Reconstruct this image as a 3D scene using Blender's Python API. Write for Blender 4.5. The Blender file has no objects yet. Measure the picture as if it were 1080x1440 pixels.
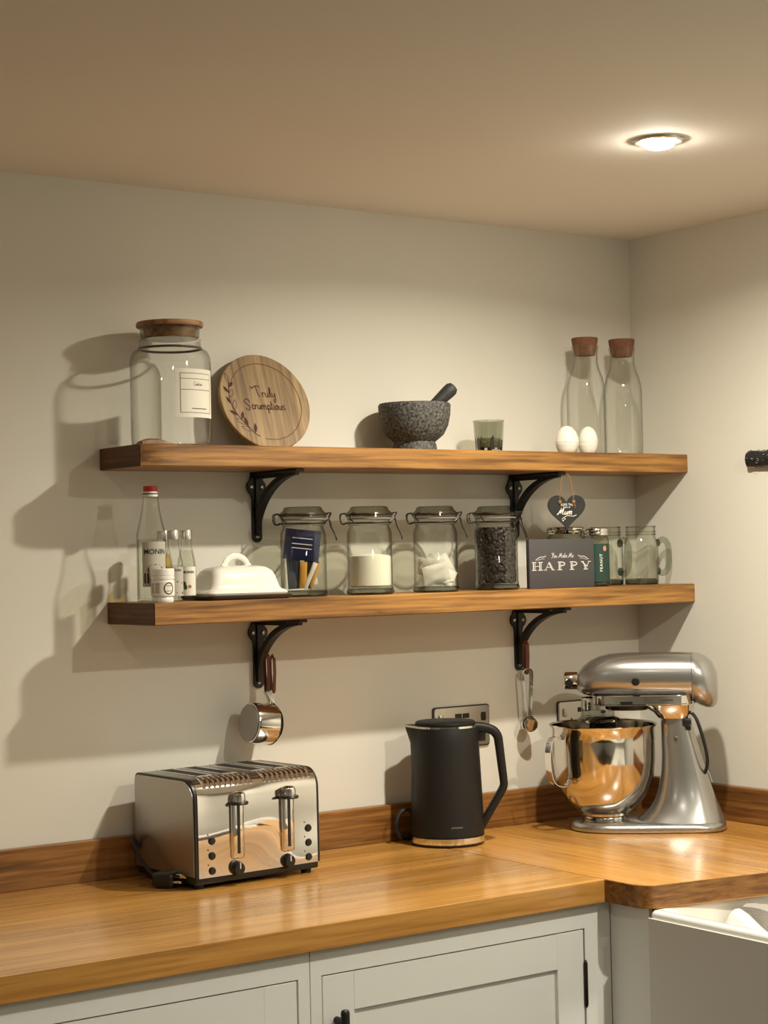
import bpy, bmesh, math, random
from mathutils import Vector, Matrix, noise
random.seed(7)
sc = bpy.context.scene
C = sc.collection
PI = math.pi
R = math.radians

# ---------------------------------------------------------------- camera
CAM = Vector((-2.8332, -3.0156, 1.4796))
yaw, pitch, roll = R(-35.3836), R(1.4192), R(-1.2499)
Fv = Vector((-math.sin(yaw)*math.cos(pitch), math.cos(yaw)*math.cos(pitch), math.sin(pitch)))
Rv = Fv.cross(Vector((0, 0, 1))).normalized(); Uv = Rv.cross(Fv)
R2 = math.cos(roll)*Rv + math.sin(roll)*Uv
U2 = -math.sin(roll)*Rv + math.cos(roll)*Uv
cd = bpy.data.cameras.new('camera'); cam = bpy.data.objects.new('camera', cd); C.objects.link(cam)
M = Matrix((R2, U2, -Fv)).transposed().to_4x4(); M.translation = CAM
cam.matrix_world = M
cd.sensor_fit = 'VERTICAL'; cd.sensor_height = 36.0; cd.lens = 2568.22/1440*36.0; cd.clip_start = 0.05
sc.camera = cam

# ---------------------------------------------------------------- world, light, exposure
w = bpy.data.worlds.new('world'); sc.world = w; w.use_nodes = True
w.node_tree.nodes['Background'].inputs[0].default_value = (0.9, 0.8, 0.65, 1)
w.node_tree.nodes['Background'].inputs[1].default_value = 0.02
sc.view_settings.view_transform = 'Standard'; sc.view_settings.look = 'None'
sc.view_settings.exposure = -0.30; sc.view_settings.gamma = 1.0; sc.view_settings.use_curve_mapping = False
CEIL = 2.18
LAMPS = [((-0.648, -0.77), 20.0, 'bright round recessed ceiling downlight above the shelves and worktop corner'),
         ((-0.64, -1.85), 23.0, 'ceiling downlight above the sink run, second from the back wall'),
         ((-0.64, -3.0), 7.0, 'added unseen fill downlight furthest from the back wall on the sink side'),  # this lamp and those below are unseen, added as fill light
         ((-1.95, -1.95), 2.0, 'added unseen fill downlight in the middle of the room'),
         ((-3.3, -1.6), 1.5, 'added unseen fill downlight nearest the left wall'),
         ((-2.0, -3.5), 3.0, 'added unseen fill downlight at the camera end of the room')]
sc.cycles.blur_glossy = 0.3
sc.cycles.sample_clamp_indirect = 6.0
sc.cycles.max_bounces = 14
sc.cycles.transparent_max_bounces = 32

# ---------------------------------------------------------------- materials
def lin(r, g, b):
    f = lambda c: (c/255/12.92) if c/255 <= .04045 else ((c/255+.055)/1.055)**2.4
    return (f(r), f(g), f(b), 1)
def mat(name, col, rough=.5, metal=0., bump=0., bdet=4, bdist=.002, bscale=50., var=0., vscale=8., coat=0., spec=.5, aniso=0., stretch=None, emit=None):
    m = bpy.data.materials.new(name); m.use_nodes = True; nt = m.node_tree; N = nt.nodes; L = nt.links
    b = N['Principled BSDF']
    b.inputs['Base Color'].default_value = col if len(col) == 4 else (*col, 1)
    b.inputs['Roughness'].default_value = rough; b.inputs['Metallic'].default_value = metal
    b.inputs['Coat Weight'].default_value = coat; b.inputs['Coat Roughness'].default_value = .12
    b.inputs['Specular IOR Level'].default_value = spec
    b.inputs['Anisotropic'].default_value = aniso
    if emit: b.inputs['Emission Color'].default_value = (*emit[:3], 1); b.inputs['Emission Strength'].default_value = emit[3]
    tc = N.new('ShaderNodeTexCoord'); mp = N.new('ShaderNodeMapping'); L.new(tc.outputs['Object'], mp.inputs[0])
    if stretch: mp.inputs['Scale'].default_value = stretch
    n1 = N.new('ShaderNodeTexNoise'); n1.inputs['Scale'].default_value = vscale; n1.inputs['Detail'].default_value = 5
    L.new(mp.outputs[0], n1.inputs[0])
    mx = N.new('ShaderNodeMixRGB'); mx.blend_type = 'MULTIPLY'; mx.inputs[0].default_value = var
    mx.inputs[1].default_value = col if len(col) == 4 else (*col, 1)
    L.new(n1.outputs[0], mx.inputs[2]); L.new(mx.outputs[0], b.inputs['Base Color'])
    if bump:
        n2 = N.new('ShaderNodeTexNoise'); n2.inputs['Scale'].default_value = bscale; n2.inputs['Detail'].default_value = bdet
        L.new(mp.outputs[0], n2.inputs[0])
        bp = N.new('ShaderNodeBump'); bp.inputs['Strength'].default_value = bump; bp.inputs['Distance'].default_value = bdist
        L.new(n2.outputs[0], bp.inputs['Height']); L.new(bp.outputs[0], b.inputs['Normal'])
    return m
def wood(name, dark, light, axis='X', rough=.4, coat=0., scale=1., bump=.25, fib=.7):
    m = bpy.data.materials.new(name); m.use_nodes = True; nt = m.node_tree; N = nt.nodes; L = nt.links
    b = N['Principled BSDF']; b.inputs['Roughness'].default_value = rough
    b.inputs['Coat Weight'].default_value = coat; b.inputs['Coat Roughness'].default_value = .16
    tc = N.new('ShaderNodeTexCoord'); mp = N.new('ShaderNodeMapping'); L.new(tc.outputs['Object'], mp.inputs[0])
    s = {'X': (.9, 9, 14), 'Y': (9, .9, 14), 'Z': (9, 14, .9)}[axis]
    mp.inputs['Scale'].default_value = [v*scale for v in s]
    wn = N.new('ShaderNodeTexNoise'); wn.inputs['Scale'].default_value = 1.3; wn.inputs['Detail'].default_value = 3
    L.new(mp.outputs[0], wn.inputs[0])
    ad = N.new('ShaderNodeMixRGB'); ad.blend_type = 'ADD'; ad.inputs[0].default_value = .9
    L.new(mp.outputs[0], ad.inputs[1]); L.new(wn.outputs[1], ad.inputs[2])
    n1 = N.new('ShaderNodeTexNoise'); n1.inputs['Scale'].default_value = 2.2; n1.inputs['Detail'].default_value = 8; n1.inputs['Roughness'].default_value = .62
    L.new(ad.outputs[0], n1.inputs[0])
    mp2 = N.new('ShaderNodeMapping'); L.new(tc.outputs['Object'], mp2.inputs[0])
    s2 = {'X': (5, 110, 140), 'Y': (110, 5, 140), 'Z': (110, 140, 5)}[axis]
    mp2.inputs['Scale'].default_value = s2
    n2 = N.new('ShaderNodeTexNoise'); n2.inputs['Scale'].default_value = 1.; n2.inputs['Detail'].default_value = 3
    L.new(mp2.outputs[0], n2.inputs[0])
    n3 = N.new('ShaderNodeTexNoise'); n3.inputs['Scale'].default_value = .8; n3.inputs['Detail'].default_value = 1
    L.new(mp.outputs[0], n3.inputs[0])
    cr = N.new('ShaderNodeValToRGB'); L.new(n1.outputs[0], cr.inputs[0])
    cr.color_ramp.elements[0].position = .34; cr.color_ramp.elements[0].color = dark
    cr.color_ramp.elements[1].position = .66; cr.color_ramp.elements[1].color = light
    cr2 = N.new('ShaderNodeValToRGB'); L.new(n2.outputs[0], cr2.inputs[0])
    cr2.color_ramp.elements[0].position = .36; cr2.color_ramp.elements[0].color = (.42, .36, .30, 1)
    cr2.color_ramp.elements[1].position = .55; cr2.color_ramp.elements[1].color = (1, 1, 1, 1)
    mu = N.new('ShaderNodeMixRGB'); mu.blend_type = 'MULTIPLY'; mu.inputs[0].default_value = fib
    L.new(cr.outputs[0], mu.inputs[1]); L.new(cr2.outputs[0], mu.inputs[2])
    mr = N.new('ShaderNodeMapRange'); mr.inputs[1].default_value = .3; mr.inputs[2].default_value = .7; mr.inputs[3].default_value = .78; mr.inputs[4].default_value = 1.12
    L.new(n3.outputs[0], mr.inputs[0])
    mu2 = N.new('ShaderNodeVectorMath'); mu2.operation = 'SCALE'; L.new(mu.outputs[0], mu2.inputs[0]); L.new(mr.outputs[0], mu2.inputs['Scale'])
    L.new(mu2.outputs[0], b.inputs['Base Color'])
    bp = N.new('ShaderNodeBump'); bp.inputs['Strength'].default_value = bump; bp.inputs['Distance'].default_value = .0006
    L.new(n2.outputs[0], bp.inputs['Height']); L.new(bp.outputs[0], b.inputs['Normal'])
    return m
def glass(name, tint=(.95, .96, .93), edge=(.38, .42, .36), gloss=1.0, rough=.0, power=.35):
    m = bpy.data.materials.new(name); m.use_nodes = True; nt = m.node_tree; N = nt.nodes; L = nt.links
    N.remove(N['Principled BSDF']); out = N['Material Output']
    tr = N.new('ShaderNodeBsdfTransparent'); gl = N.new('ShaderNodeBsdfGlossy'); gl.inputs['Roughness'].default_value = rough
    gl.inputs['Color'].default_value = (gloss, gloss, gloss, 1)
    lw = N.new('ShaderNodeLayerWeight'); lw.inputs[0].default_value = power
    cr = N.new('ShaderNodeValToRGB'); cr.color_ramp.elements[0].color = (*tint, 1); cr.color_ramp.elements[1].color = (*edge, 1)
    cr.color_ramp.elements[0].position = .30; cr.color_ramp.elements[1].position = .98
    L.new(lw.outputs['Facing'], cr.inputs[0]); L.new(cr.outputs[0], tr.inputs[0])
    lf = N.new('ShaderNodeLayerWeight'); lf.inputs[0].default_value = .5
    pw = N.new('ShaderNodeMath'); pw.operation = 'POWER'; pw.inputs[1].default_value = 4.5; L.new(lf.outputs['Facing'], pw.inputs[0])
    ma = N.new('ShaderNodeMath'); ma.operation = 'MULTIPLY_ADD'; ma.inputs[1].default_value = .7; ma.inputs[2].default_value = .05; L.new(pw.outputs[0], ma.inputs[0])
    mx = N.new('ShaderNodeMixShader'); L.new(ma.outputs[0], mx.inputs[0]); L.new(tr.outputs[0], mx.inputs[1]); L.new(gl.outputs[0], mx.inputs[2])
    L.new(mx.outputs[0], out.inputs[0])
    return m
WALL = mat('wall_paint', (.675, .645, .56), .85, bump=.12, bscale=60, var=.06, vscale=3)
CEILM = mat('ceiling_paint', (.80, .745, .655), .9, bump=.08, bscale=80, var=.05, vscale=2)
FLOOR = wood('floor_boards', lin(56, 46, 36), lin(84, 70, 54), 'Y', .45)
OAK_SHELF = wood('oiled_oak', lin(108, 70, 28), lin(180, 130, 66), 'X', .42, scale=1.5, bump=.5)
OAK_END = wood('oak_end_grain', lin(70, 42, 20), lin(118, 76, 40), 'Y', .6, scale=1.2)
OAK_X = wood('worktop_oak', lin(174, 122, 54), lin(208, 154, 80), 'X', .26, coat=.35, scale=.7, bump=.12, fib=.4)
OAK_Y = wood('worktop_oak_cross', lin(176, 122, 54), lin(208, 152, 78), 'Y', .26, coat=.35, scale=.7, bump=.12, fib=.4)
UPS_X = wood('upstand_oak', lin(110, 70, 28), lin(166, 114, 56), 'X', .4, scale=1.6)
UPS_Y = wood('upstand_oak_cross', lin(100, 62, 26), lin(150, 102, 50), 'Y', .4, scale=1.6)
BEECH = wood('engraved_oak_disc', lin(132, 104, 64), lin(168, 138, 92), 'Z', .6, scale=1.6, bump=.2)
LIDWOOD = wood('bamboo_lid', lin(140, 98, 56), lin(176, 132, 84), 'X', .5, scale=3)
BURN = mat('burnt_engraving', lin(72, 34, 14), .8)
CAB = mat('cabinet_paint', lin(238, 238, 231), .5, var=.04)
CABIN = mat('cabinet_shadow_gap', lin(60, 55, 48), .9)
IRON = mat('black_iron', lin(26, 27, 26), .45, .3, bump=.3, bscale=300)
SCREW = mat('zinc_screw', (.55, .54, .5), .35, 1.)
CHROME = mat('chrome', (.82, .8, .77), .035, 1., bump=.02, bscale=14)
CHROME_W = mat('wavy_chrome_front', (.74, .70, .66), .05, 1., bump=1., bscale=7, bdet=0, bdist=.030, stretch=(.8, 1, 1.2))
STEEL = mat('polished_steel', (.66, .63, .58), .09, 1.)
BRUSH = mat('brushed_steel', (.42, .39, .35), .34, 1., bump=.15, bscale=60, stretch=(40, 1, 1))
BRUSHTOP = mat('dark_brushed_steel', (.30, .28, .26), .28, 1., bump=.1, bscale=60, stretch=(1, 40, 1))
SILVER = mat('silver_enamel', (.40, .395, .375), .27, .85, coat=.6, spec=.6)
BLACKP = mat('black_plastic', lin(20, 19, 18), .35)
KETTLE = mat('matte_black_enamel', lin(21, 20, 18), .5, spec=.35, bump=.05, bscale=500)
RUBBER = mat('black_rubber', lin(14, 13, 13), .6)
WHITEC = mat('white_ceramic', lin(232, 228, 215), .12, coat=.5)
SINKC = mat('fireclay_white', lin(236, 234, 226), .14, coat=.6)
WHITEP = mat('white_plastic', lin(230, 227, 218), .35)
PAPER = mat('label_paper', lin(226, 220, 204), .7)
PALEPAPER = mat('frosted_label', lin(176, 170, 156), .7)
INK = mat('black_ink', lin(32, 28, 26), .7)
GREYINK = mat('grey_ink', lin(110, 105, 98), .7)
SLATE = mat('slate', lin(34, 34, 33), .75, bump=.5, bscale=90, var=.3, vscale=60)
SIGN = mat('charcoal_card', lin(72, 68, 68), .7, var=.2, vscale=20)
SILVERINK = mat('silver_ink', lin(205, 200, 190), .6)
CREAM = mat('cream_paint', lin(240, 234, 214), .6)
CORK = mat('cork', lin(128, 84, 56), .85, bump=.6, bscale=220, var=.5, vscale=120)
TWINE = mat('jute_twine', lin(140, 104, 66), .9, bump=.6, bscale=600)
LEATHER = mat('brown_leather', lin(96, 48, 28), .6, bump=.3, bscale=200)
TRAY = mat('dark_wood_tray', lin(74, 58, 44), .5, var=.3)
SUGARM = mat('white_sugar', lin(234, 228, 210), .9, bump=.4, bscale=700)
REDC = mat('red_cap', lin(178, 32, 28), .4)
GREENL = mat('dark_green_label', lin(28, 58, 48), .5)
GREYCLOTH = mat('grey_cloth', lin(158, 152, 145), .9, bump=.6, bscale=350)
NICKEL = mat('satin_nickel', (.62, .60, .55), .3, 1.)
BRONZE = mat('aged_bronze', lin(58, 50, 42), .4, .8)
AMBER = glass('amber_syrup', (.93, .78, .32), (.55, .38, .10))
CLEARLIQ = glass('clear_syrup', (.93, .94, .88), (.60, .62, .55), gloss=.4)
GLASS = glass('clear_glass', (.96, .965, .95), (.24, .26, .23))
GLASSJ = glass('jar_glass', (.89, .90, .86), (.10, .11, .09))
GLASSD = glass('thick_glass', (.78, .79, .74), (.10, .11, .09))
GLASSL = glass('pressed_glass_lid', (.66, .66, .60), (.10, .10, .08))
GLASSB = glass('green_glass_base', (.44, .46, .41), (.08, .09, .07))
PLASTICC = glass('clear_plastic', (.80, .80, .76), (.3, .3, .28))
def granite():
    m = mat('speckled_granite', lin(72, 70, 66), .75, bump=1., bscale=160)
    N = m.node_tree.nodes; L = m.node_tree.links
    tc = N.new('ShaderNodeTexCoord'); v = N.new('ShaderNodeTexVoronoi'); v.inputs['Scale'].default_value = 300
    n = N.new('ShaderNodeTexNoise'); n.inputs['Scale'].default_value = 210; n.inputs['Detail'].default_value = 6
    L.new(tc.outputs['Object'], n.inputs[0])
    cr = N.new('ShaderNodeValToRGB'); L.new(n.outputs[0], cr.inputs[0])
    e = cr.color_ramp.elements; e[0].position = .36; e[0].color = lin(34, 33, 31); e[1].position = .66; e[1].color = lin(104, 101, 94)
    L.new(cr.outputs[0], N['Principled BSDF'].inputs['Base Color'])
    return m
GRANITE = granite()
DARKGRAN = mat('dark_granite', lin(48, 48, 46), .55, bump=.5, bscale=250, var=.4, vscale=200)
LAMPM = mat('lamp_face', (1, 1, 1), .5, emit=(1, .94, .82, 350))

# ---------------------------------------------------------------- mesh helpers
def V(*a): return Vector(a)
def box(bm, x0, x1, y0, y1, z0, z1, bev=0., seg=2, mtx=None):
    vs = [bm.verts.new(p) for p in ((x0, y0, z0), (x1, y0, z0), (x1, y1, z0), (x0, y1, z0), (x0, y0, z1), (x1, y0, z1), (x1, y1, z1), (x0, y1, z1))]
    fs = [bm.faces.new([vs[i] for i in f]) for f in ((0, 3, 2, 1), (4, 5, 6, 7), (0, 1, 5, 4), (1, 2, 6, 5), (2, 3, 7, 6), (3, 0, 4, 7))]
    if mtx is not None:
        for v in vs: v.co = mtx @ v.co
    if bev:
        es = list({e for f in fs for e in f.edges})
        bmesh.ops.bevel(bm, geom=es, offset=bev, segments=seg, affect='EDGES', profile=.5)
def loft(bm, loops, cap0=True, cap1=True, close=True):
    rs = [[bm.verts.new(p) for p in l] for l in loops]
    n = len(rs[0])
    for a, b in zip(rs, rs[1:]):
        for i in range(n if close else n-1):
            j = (i+1) % n
            bm.faces.new((a[i], a[j], b[j], b[i]))
    if cap0: bm.faces.new(rs[0][::-1])
    if cap1: bm.faces.new(rs[-1])
    return rs
def lathe(bm, prof, seg=40, c=(0, 0, 0), mtx=None, cap0=False, cap1=False, wob=None):
    loops = []
    poles = []
    vs0 = len(bm.verts)
    rings = []
    for r, z in prof:
        if r < 1e-6:
            rings.append([bm.verts.new((c[0], c[1], c[2]+z))])
        else:
            rings.append([bm.verts.new((c[0]+r*math.cos(2*PI*i/seg)*(wob(i/seg, z) if wob else 1), c[1]+r*math.sin(2*PI*i/seg)*(wob(i/seg, z) if wob else 1), c[2]+z)) for i in range(seg)])
    for a, b in zip(rings, rings[1:]):
        if len(a) == 1 and len(b) == 1: continue
        for i in range(seg):
            j = (i+1) % seg
            if len(a) == 1: bm.faces.new((a[0], b[j], b[i]))
            elif len(b) == 1: bm.faces.new((a[i], a[j], b[0]))
            else: bm.faces.new((a[i], a[j], b[j], b[i]))
    if cap0 and len(rings[0]) > 1: bm.faces.new(rings[0][::-1])
    if cap1 and len(rings[-1]) > 1: bm.faces.new(rings[-1])
    if mtx is not None:
        for rg in rings:
            for v in rg: v.co = mtx @ v.co
def sweep(bm, pts, prof, up=(0, 0, 1), closed=False, scale=None):
    pts = [Vector(p) for p in pts]; n = len(pts); loops = []
    upv = Vector(up)
    for i, p in enumerate(pts):
        if closed: t = (pts[(i+1) % n]-pts[i-1])
        else: t = pts[min(i+1, n-1)]-pts[max(i-1, 0)]
        t.normalize()
        s = t.cross(upv)
        if s.length < 1e-4: s = t.cross(Vector((1, 0, .01)))
        s.normalize(); u = s.cross(t).normalized()
        k = scale[i] if scale else 1
        loops.append([p+s*a*k+u*b*k for a, b in prof])
    if closed: loops.append(loops[0])
    loft(bm, loops, not closed, not closed)
    if closed: bmesh.ops.remove_doubles(bm, verts=bm.verts, dist=1e-6)
def circ(r, n=8): return [(r*math.cos(2*PI*i/n), r*math.sin(2*PI*i/n)) for i in range(n)]
def tube(bm, pts, r, n=8, up=(0.02, 0.03, 1), closed=False, scale=None): sweep(bm, pts, circ(r, n), up, closed, scale)
def crom(pts, k=6):
    P = [Vector(p) for p in pts]; out = []
    for i in range(len(P)-1):
        a = P[max(i-1, 0)]; b = P[i]; c = P[i+1]; d = P[min(i+2, len(P)-1)]
        for s in range(k):
            t = s/k
            out.append(.5*((2*b)+(c-a)*t+(2*a-5*b+4*c-d)*t*t+(3*b-a-3*c+d)*t**3))
    out.append(P[-1]); return out
def prism(bm, outline, axis_map, t0, t1):
    loft(bm, [[axis_map(x, y, t0) for x, y in outline], [axis_map(x, y, t1) for x, y in outline]])
def mk(name, bm, m, parent=None, smooth=True, angle=35):
    bmesh.ops.recalc_face_normals(bm, faces=bm.faces)
    me = bpy.data.meshes.new(name); bm.to_mesh(me); bm.free()
    for p in me.polygons: p.use_smooth = smooth
    if smooth: me.set_sharp_from_angle(angle=R(angle))
    me.materials.append(m)
    o = bpy.data.objects.new(name, me); C.objects.link(o)
    if parent: o.parent = parent
    return o
def B(): return bmesh.new()
def tag(o, label, cat, group=None):
    o['label'] = label; o['category'] = cat
    if group: o['group'] = group
    return o
def thing(name, label, cat, loc=(0, 0, 0), rz=0, group=None):
    o = bpy.data.objects.new(name, None); C.objects.link(o); o.location = loc; o.rotation_euler = (0, 0, rz)
    o.empty_display_size = .02
    return tag(o, label, cat, group)
def dup(root, loc, label, rz=0):
    r = root.copy(); C.objects.link(r); r.location = loc; r.rotation_euler = (0, 0, rz); r['label'] = label
    for ch in list(root.children):
        c = ch.copy(); C.objects.link(c); c.parent = r
        for g in ch.children:
            d = g.copy(); C.objects.link(d); d.parent = c
    return r
def struct(name, bm, m):
    o = mk(name, bm, m, smooth=False); o['kind'] = 'structure'; return o
def camang(x, y): return math.atan2(CAM.y-y, CAM.x-x)
def superel(n, a, b, p=2.6, seg=28):
    out = []
    for i in range(seg):
        t = 2*PI*i/seg; c, s = math.cos(t), math.sin(t)
        out.append((a*math.copysign(abs(c)**(2/p), c), b*math.copysign(abs(s)**(2/p), s)))
    return out
def rrect(x0, x1, y0, y1, r, k=5):
    out = []
    for cx, cy, a0 in ((x1-r, y1-r, 0), (x0+r, y1-r, 90), (x0+r, y0+r, 180), (x1-r, y0+r, 270)):
        for i in range(k+1):
            a = R(a0+90*i/k); out.append((cx+r*math.cos(a), cy+r*math.sin(a)))
    return out

# lettering --------------------------------------------------------------
def text_mesh(name, body, size, m, parent, mapf, bold=0., shear=0., align='CENTER', spacing=1.):
    cu = bpy.data.curves.new(name, 'FONT'); cu.body = body; cu.size = size; cu.align_x = align; cu.align_y = 'CENTER'
    cu.offset = bold; cu.shear = shear; cu.space_character = spacing; cu.resolution_u = 3
    o = bpy.data.objects.new(name, cu); C.objects.link(o)
    dg = bpy.context.evaluated_depsgraph_get(); dg.update()
    me = bpy.data.meshes.new_from_object(o.evaluated_get(dg)); C.objects.unlink(o); bpy.data.objects.remove(o)
    for v in me.vertices: v.co = mapf(v.co.x, v.co.y)
    me.materials.clear(); me.materials.append(m); me.name = name
    t = bpy.data.objects.new(name, me); C.objects.link(t); t.parent = parent
    return t
G = {
 'a': (1.0, [[(.75, .8), (.4, 1), (.1, .5), (.35, .02), (.7, .4), (.78, .9), (.78, .25), (1.0, .05)]]),
 'c': (.8, [[(.7, .8), (.4, 1), (.12, .5), (.35, .02), (.8, .2)]]),
 'e': (.8, [[(.1, .4), (.6, .65), (.4, 1), (.12, .5), (.35, .02), (.8, .2)]]),
 'f': (.7, [[(.1, .2), (.5, 1.6), (.35, 2.0), (.25, 1.2), (.2, -.8)], [(.05, .9), (.6, 1.0)]]),
 'i': (.5, [[(.2, .95), (.2, .2), (.5, .05)], [(.26, 1.4), (.28, 1.45)]]),
 'k': (.85, [[(.1, 2.0), (.15, 0)], [(.7, 1.0), (.2, .5), (.75, .02)]]),
 'l': (.5, [[(.05, .2), (.4, 1.5), (.35, 2.1), (.15, 1.7), (.15, .4), (.45, .03)]]),
 'm': (1.5, [[(.1, .95), (.12, 0)], [(.14, .6), (.45, 1), (.6, .7), (.6, 0)], [(.62, .6), (.95, 1), (1.1, .7), (1.12, .15), (1.4, .1)]]),
 'n': (1.0, [[(.1, .95), (.12, 0)], [(.14, .6), (.45, 1), (.65, .7), (.66, .15), (.95, .1)]]),
 'o': (.9, [[(.4, 1), (.1, .5), (.4, .0), (.7, .5), (.4, 1), (.9, .8)]]),
 'p': (1.0, [[(.12, 1.0), (.12, -.9)], [(.14, .7), (.5, 1), (.75, .5), (.45, .02), (.14, .3)], [(.5, .02), (1.0, .2)]]),
 'r': (.75, [[(.1, .95), (.14, 0)], [(.15, .55), (.4, .95), (.7, .85)]]),
 's': (.75, [[(.6, .9), (.3, 1), (.15, .7), (.55, .4), (.45, .05), (.1, .1)]]),
 't': (.6, [[(.25, 1.9), (.2, .2), (.55, .05)], [(0, 1.15), (.55, 1.2)]]),
 'u': (1.0, [[(.1, .95), (.12, .3), (.35, .02), (.65, .35), (.72, .95), (.72, .25), (.98, .05)]]),
 'y': (.95, [[(.1, .95), (.12, .35), (.35, .1), (.65, .4), (.75, .95), (.7, -.3), (.45, -1.1), (.2, -.7), (.5, -.3)]]),
 'C': (1.3, [[(1.2, 1.7), (.9, 2.2), (.3, 1.6), (.15, .6), (.5, -.05), (1.2, .3)]]),
 'M': (2.0, [[(-.1, .3), (.1, 0), (.45, 1.2), (.6, 2.0)], [(.6, 2.0), (.75, .3)], [(.78, .4), (1.35, 2.0)], [(1.35, 2.0), (1.45, .3), (1.9, .1)]]),
 'S': (1.5, [[(1.2, 1.4), (1.15, 2.0), (.6, 2.3), (.0, 1.7), (.3, 1.2), (1.0, .7), (.9, 0), (.4, -.2), (-.05, .25)]]),
 'T': (1.1, [[(-.9, 2.2), (-1.1, 1.95), (-.8, 1.8), (-.4, 2.1), (.2, 2.35), (.8, 2.25), (.9, 2.0)], [(.1, 2.2), (.2, 1.0), (.45, 0)]]),
 'Y': (1.4, [[(.0, 1.9), (.2, 2.2), (.4, 1.3), (.7, 1.2), (1.2, 2.2)], [(1.2, 2.2), (.8, .4), (.4, -.2)]]),
 ' ': (.7, []),
}
def script(name, word, xh, wd, m, parent, mapf, x0=None, y0=0., slant=.12, gap=0.):
    W = sum(G[c][0]+gap for c in word)*xh
    x = -W/2 if x0 is None else x0
    bm = B()
    for c in word:
        adv, strokes = G[c]
        for st in strokes:
            pts = crom([(px, py, 0) for px, py in st], 4)
            P = [(x+(p.x+slant*p.y)*xh, y0+p.y*xh) for p in pts]
            ribbon(bm, P, wd, mapf)
        x += (adv+gap)*xh
    return mk(name, bm, m, parent, smooth=False)
def ribbon(bm, P, wd, mapf):
    a = []; n = len(P)
    for i in range(n):
        p, q = P[max(i-1, 0)], P[min(i+1, n-1)]
        dx, dy = q[0]-p[0], q[1]-p[1]; l = math.hypot(dx, dy) or 1
        nx, ny = -dy/l*wd/2, dx/l*wd/2
        a.append((bm.verts.new(mapf(P[i][0]+nx, P[i][1]+ny)), bm.verts.new(mapf(P[i][0]-nx, P[i][1]-ny))))
    for (p, q), (r, s) in zip(a, a[1:]): bm.faces.new((p, q, s, r))
def cylmap(r, th0, z0, c=(0, 0)):
    return lambda x, y: Vector((c[0]+r*math.cos(th0+x/r), c[1]+r*math.sin(th0+x/r), z0+y))
def cyl_label(name, r, th, half, z0, z1, m, parent, seg=14):
    bm = B(); L = []
    for i in range(seg+1):
        a = th-half+2*half*i/seg
        L.append([Vector((r*math.cos(a), r*math.sin(a), z)) for z in (z0, z1)])
    loft(bm, L, False, False, close=False)
    return mk(name, bm, m, parent)

# ================================================================ STRUCTURE
X0, Y0 = -4.6, -4.8
b = B(); box(b, X0-.1, .1, 0, .1, 0, CEIL+.1); struct('wall_back', b, WALL)
b = B(); box(b, 0, .1, Y0-.1, 0, 0, CEIL+.1); struct('wall_right', b, WALL)
b = B(); box(b, X0-.1, X0, Y0-.1, 0, 0, CEIL+.1); struct('wall_left', b, WALL)
b = B(); box(b, X0, 0, Y0-.1, Y0, 0, CEIL+.1); struct('wall_front', b, WALL)
b = B(); box(b, X0-.1, .1, Y0-.1, .1, -.1, 0); struct('floor', b, FLOOR)
b = B(); box(b, X0-.1, .1, Y0-.1, .1, CEIL, CEIL+.1); struct('ceiling', b, CEILM)

# ---------------------------------------------------------------- downlights
def downlight(x, y, power, label):
    t = thing('ceiling_downlight', label, 'ceiling light', (x, y, CEIL), 0, 'recessed ceiling downlights')
    b = B(); lathe(b, [(.030, -.0005), (.034, -.004), (.040, -.005), (.044, -.003), (.045, 0), (.030, 0), (.030, -.0005)], 40)
    mk('trim_ring', b, NICKEL, t)
    b = B(); lathe(b, [(0, -.0160), (.010, -.0155), (.020, -.0130), (.027, -.0085), (.0295, -.0040), (.0295, -.0005)], 32); mk('lamp_lens', b, LAMPM, t)
    ld = bpy.data.lights.new('downlight_lamp', 'AREA'); ld.shape = 'DISK'; ld.size = .045; ld.energy = power; ld.spread = R(162)
    ld.color = (1.0, .945, .80); lo = bpy.data.objects.new('downlight_lamp', ld); C.objects.link(lo)
    lo.location = (x, y, CEIL-.018)
    return t
for (x, y), p, l_ in LAMPS: downlight(x, y, p, l_)

# ================================================================ WORKTOP, UPSTANDS
ZC = .91; TC = .0402; XS = -.676; YD = -.62
b = B(); box(b, X0+.02, XS-.0008, YD, -.0005, ZC-TC, ZC, .0015, 2)
tag(mk('worktop', b, OAK_X, smooth=False), 'long golden oak worktop under the toaster and kettle', 'worktop')
# right run with the stepped, rounded corner beside the sink
out = [(XS, -.0005), (XS, -.690)]
cx, cy, rr = XS+.03, -.692, .03
for i in range(1, 9):
    a = PI+ (PI/2-.17)*i/8; out.append((cx+rr*math.cos(a), cy+rr*math.sin(a)))
out += [(-.417, -.762), (-.30, -.785), (-.0005, -.80), (-.0005, -.0005)]
b = B(); prism(b, out, lambda x, y, t: V(x, y, t), ZC-TC, ZC)
bmesh.ops.bevel(b, geom=[e for e in b.edges if abs(e.verts[0].co.z-e.verts[1].co.z) < 1e-6], offset=.0015, segments=2, affect='EDGES')
wt = tag(mk('worktop', b, OAK_Y, angle=12), 'corner oak worktop under the stand mixer with a rounded end above the sink', 'worktop')
b = B(); o2 = out[:-2]; lo = []
for i, p in enumerate(o2):
    q0, q1 = o2[max(i-1, 0)], o2[min(i+1, len(o2)-1)]; dx, dy = q1[0]-q0[0], q1[1]-q0[1]; l = math.hypot(dx, dy); nx, ny = dy/l, -dx/l
    if i == 0: continue
    if p[0] < XS+.001 and p[1] > -.68: continue
    lo.append([V(p[0]-nx*k, p[1]-ny*k, z) for k, z in ((-.0001, ZC-TC+.0012), (.0011, ZC-TC+.0016), (.0011, ZC-.0016), (-.0001, ZC-.0012))])
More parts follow.
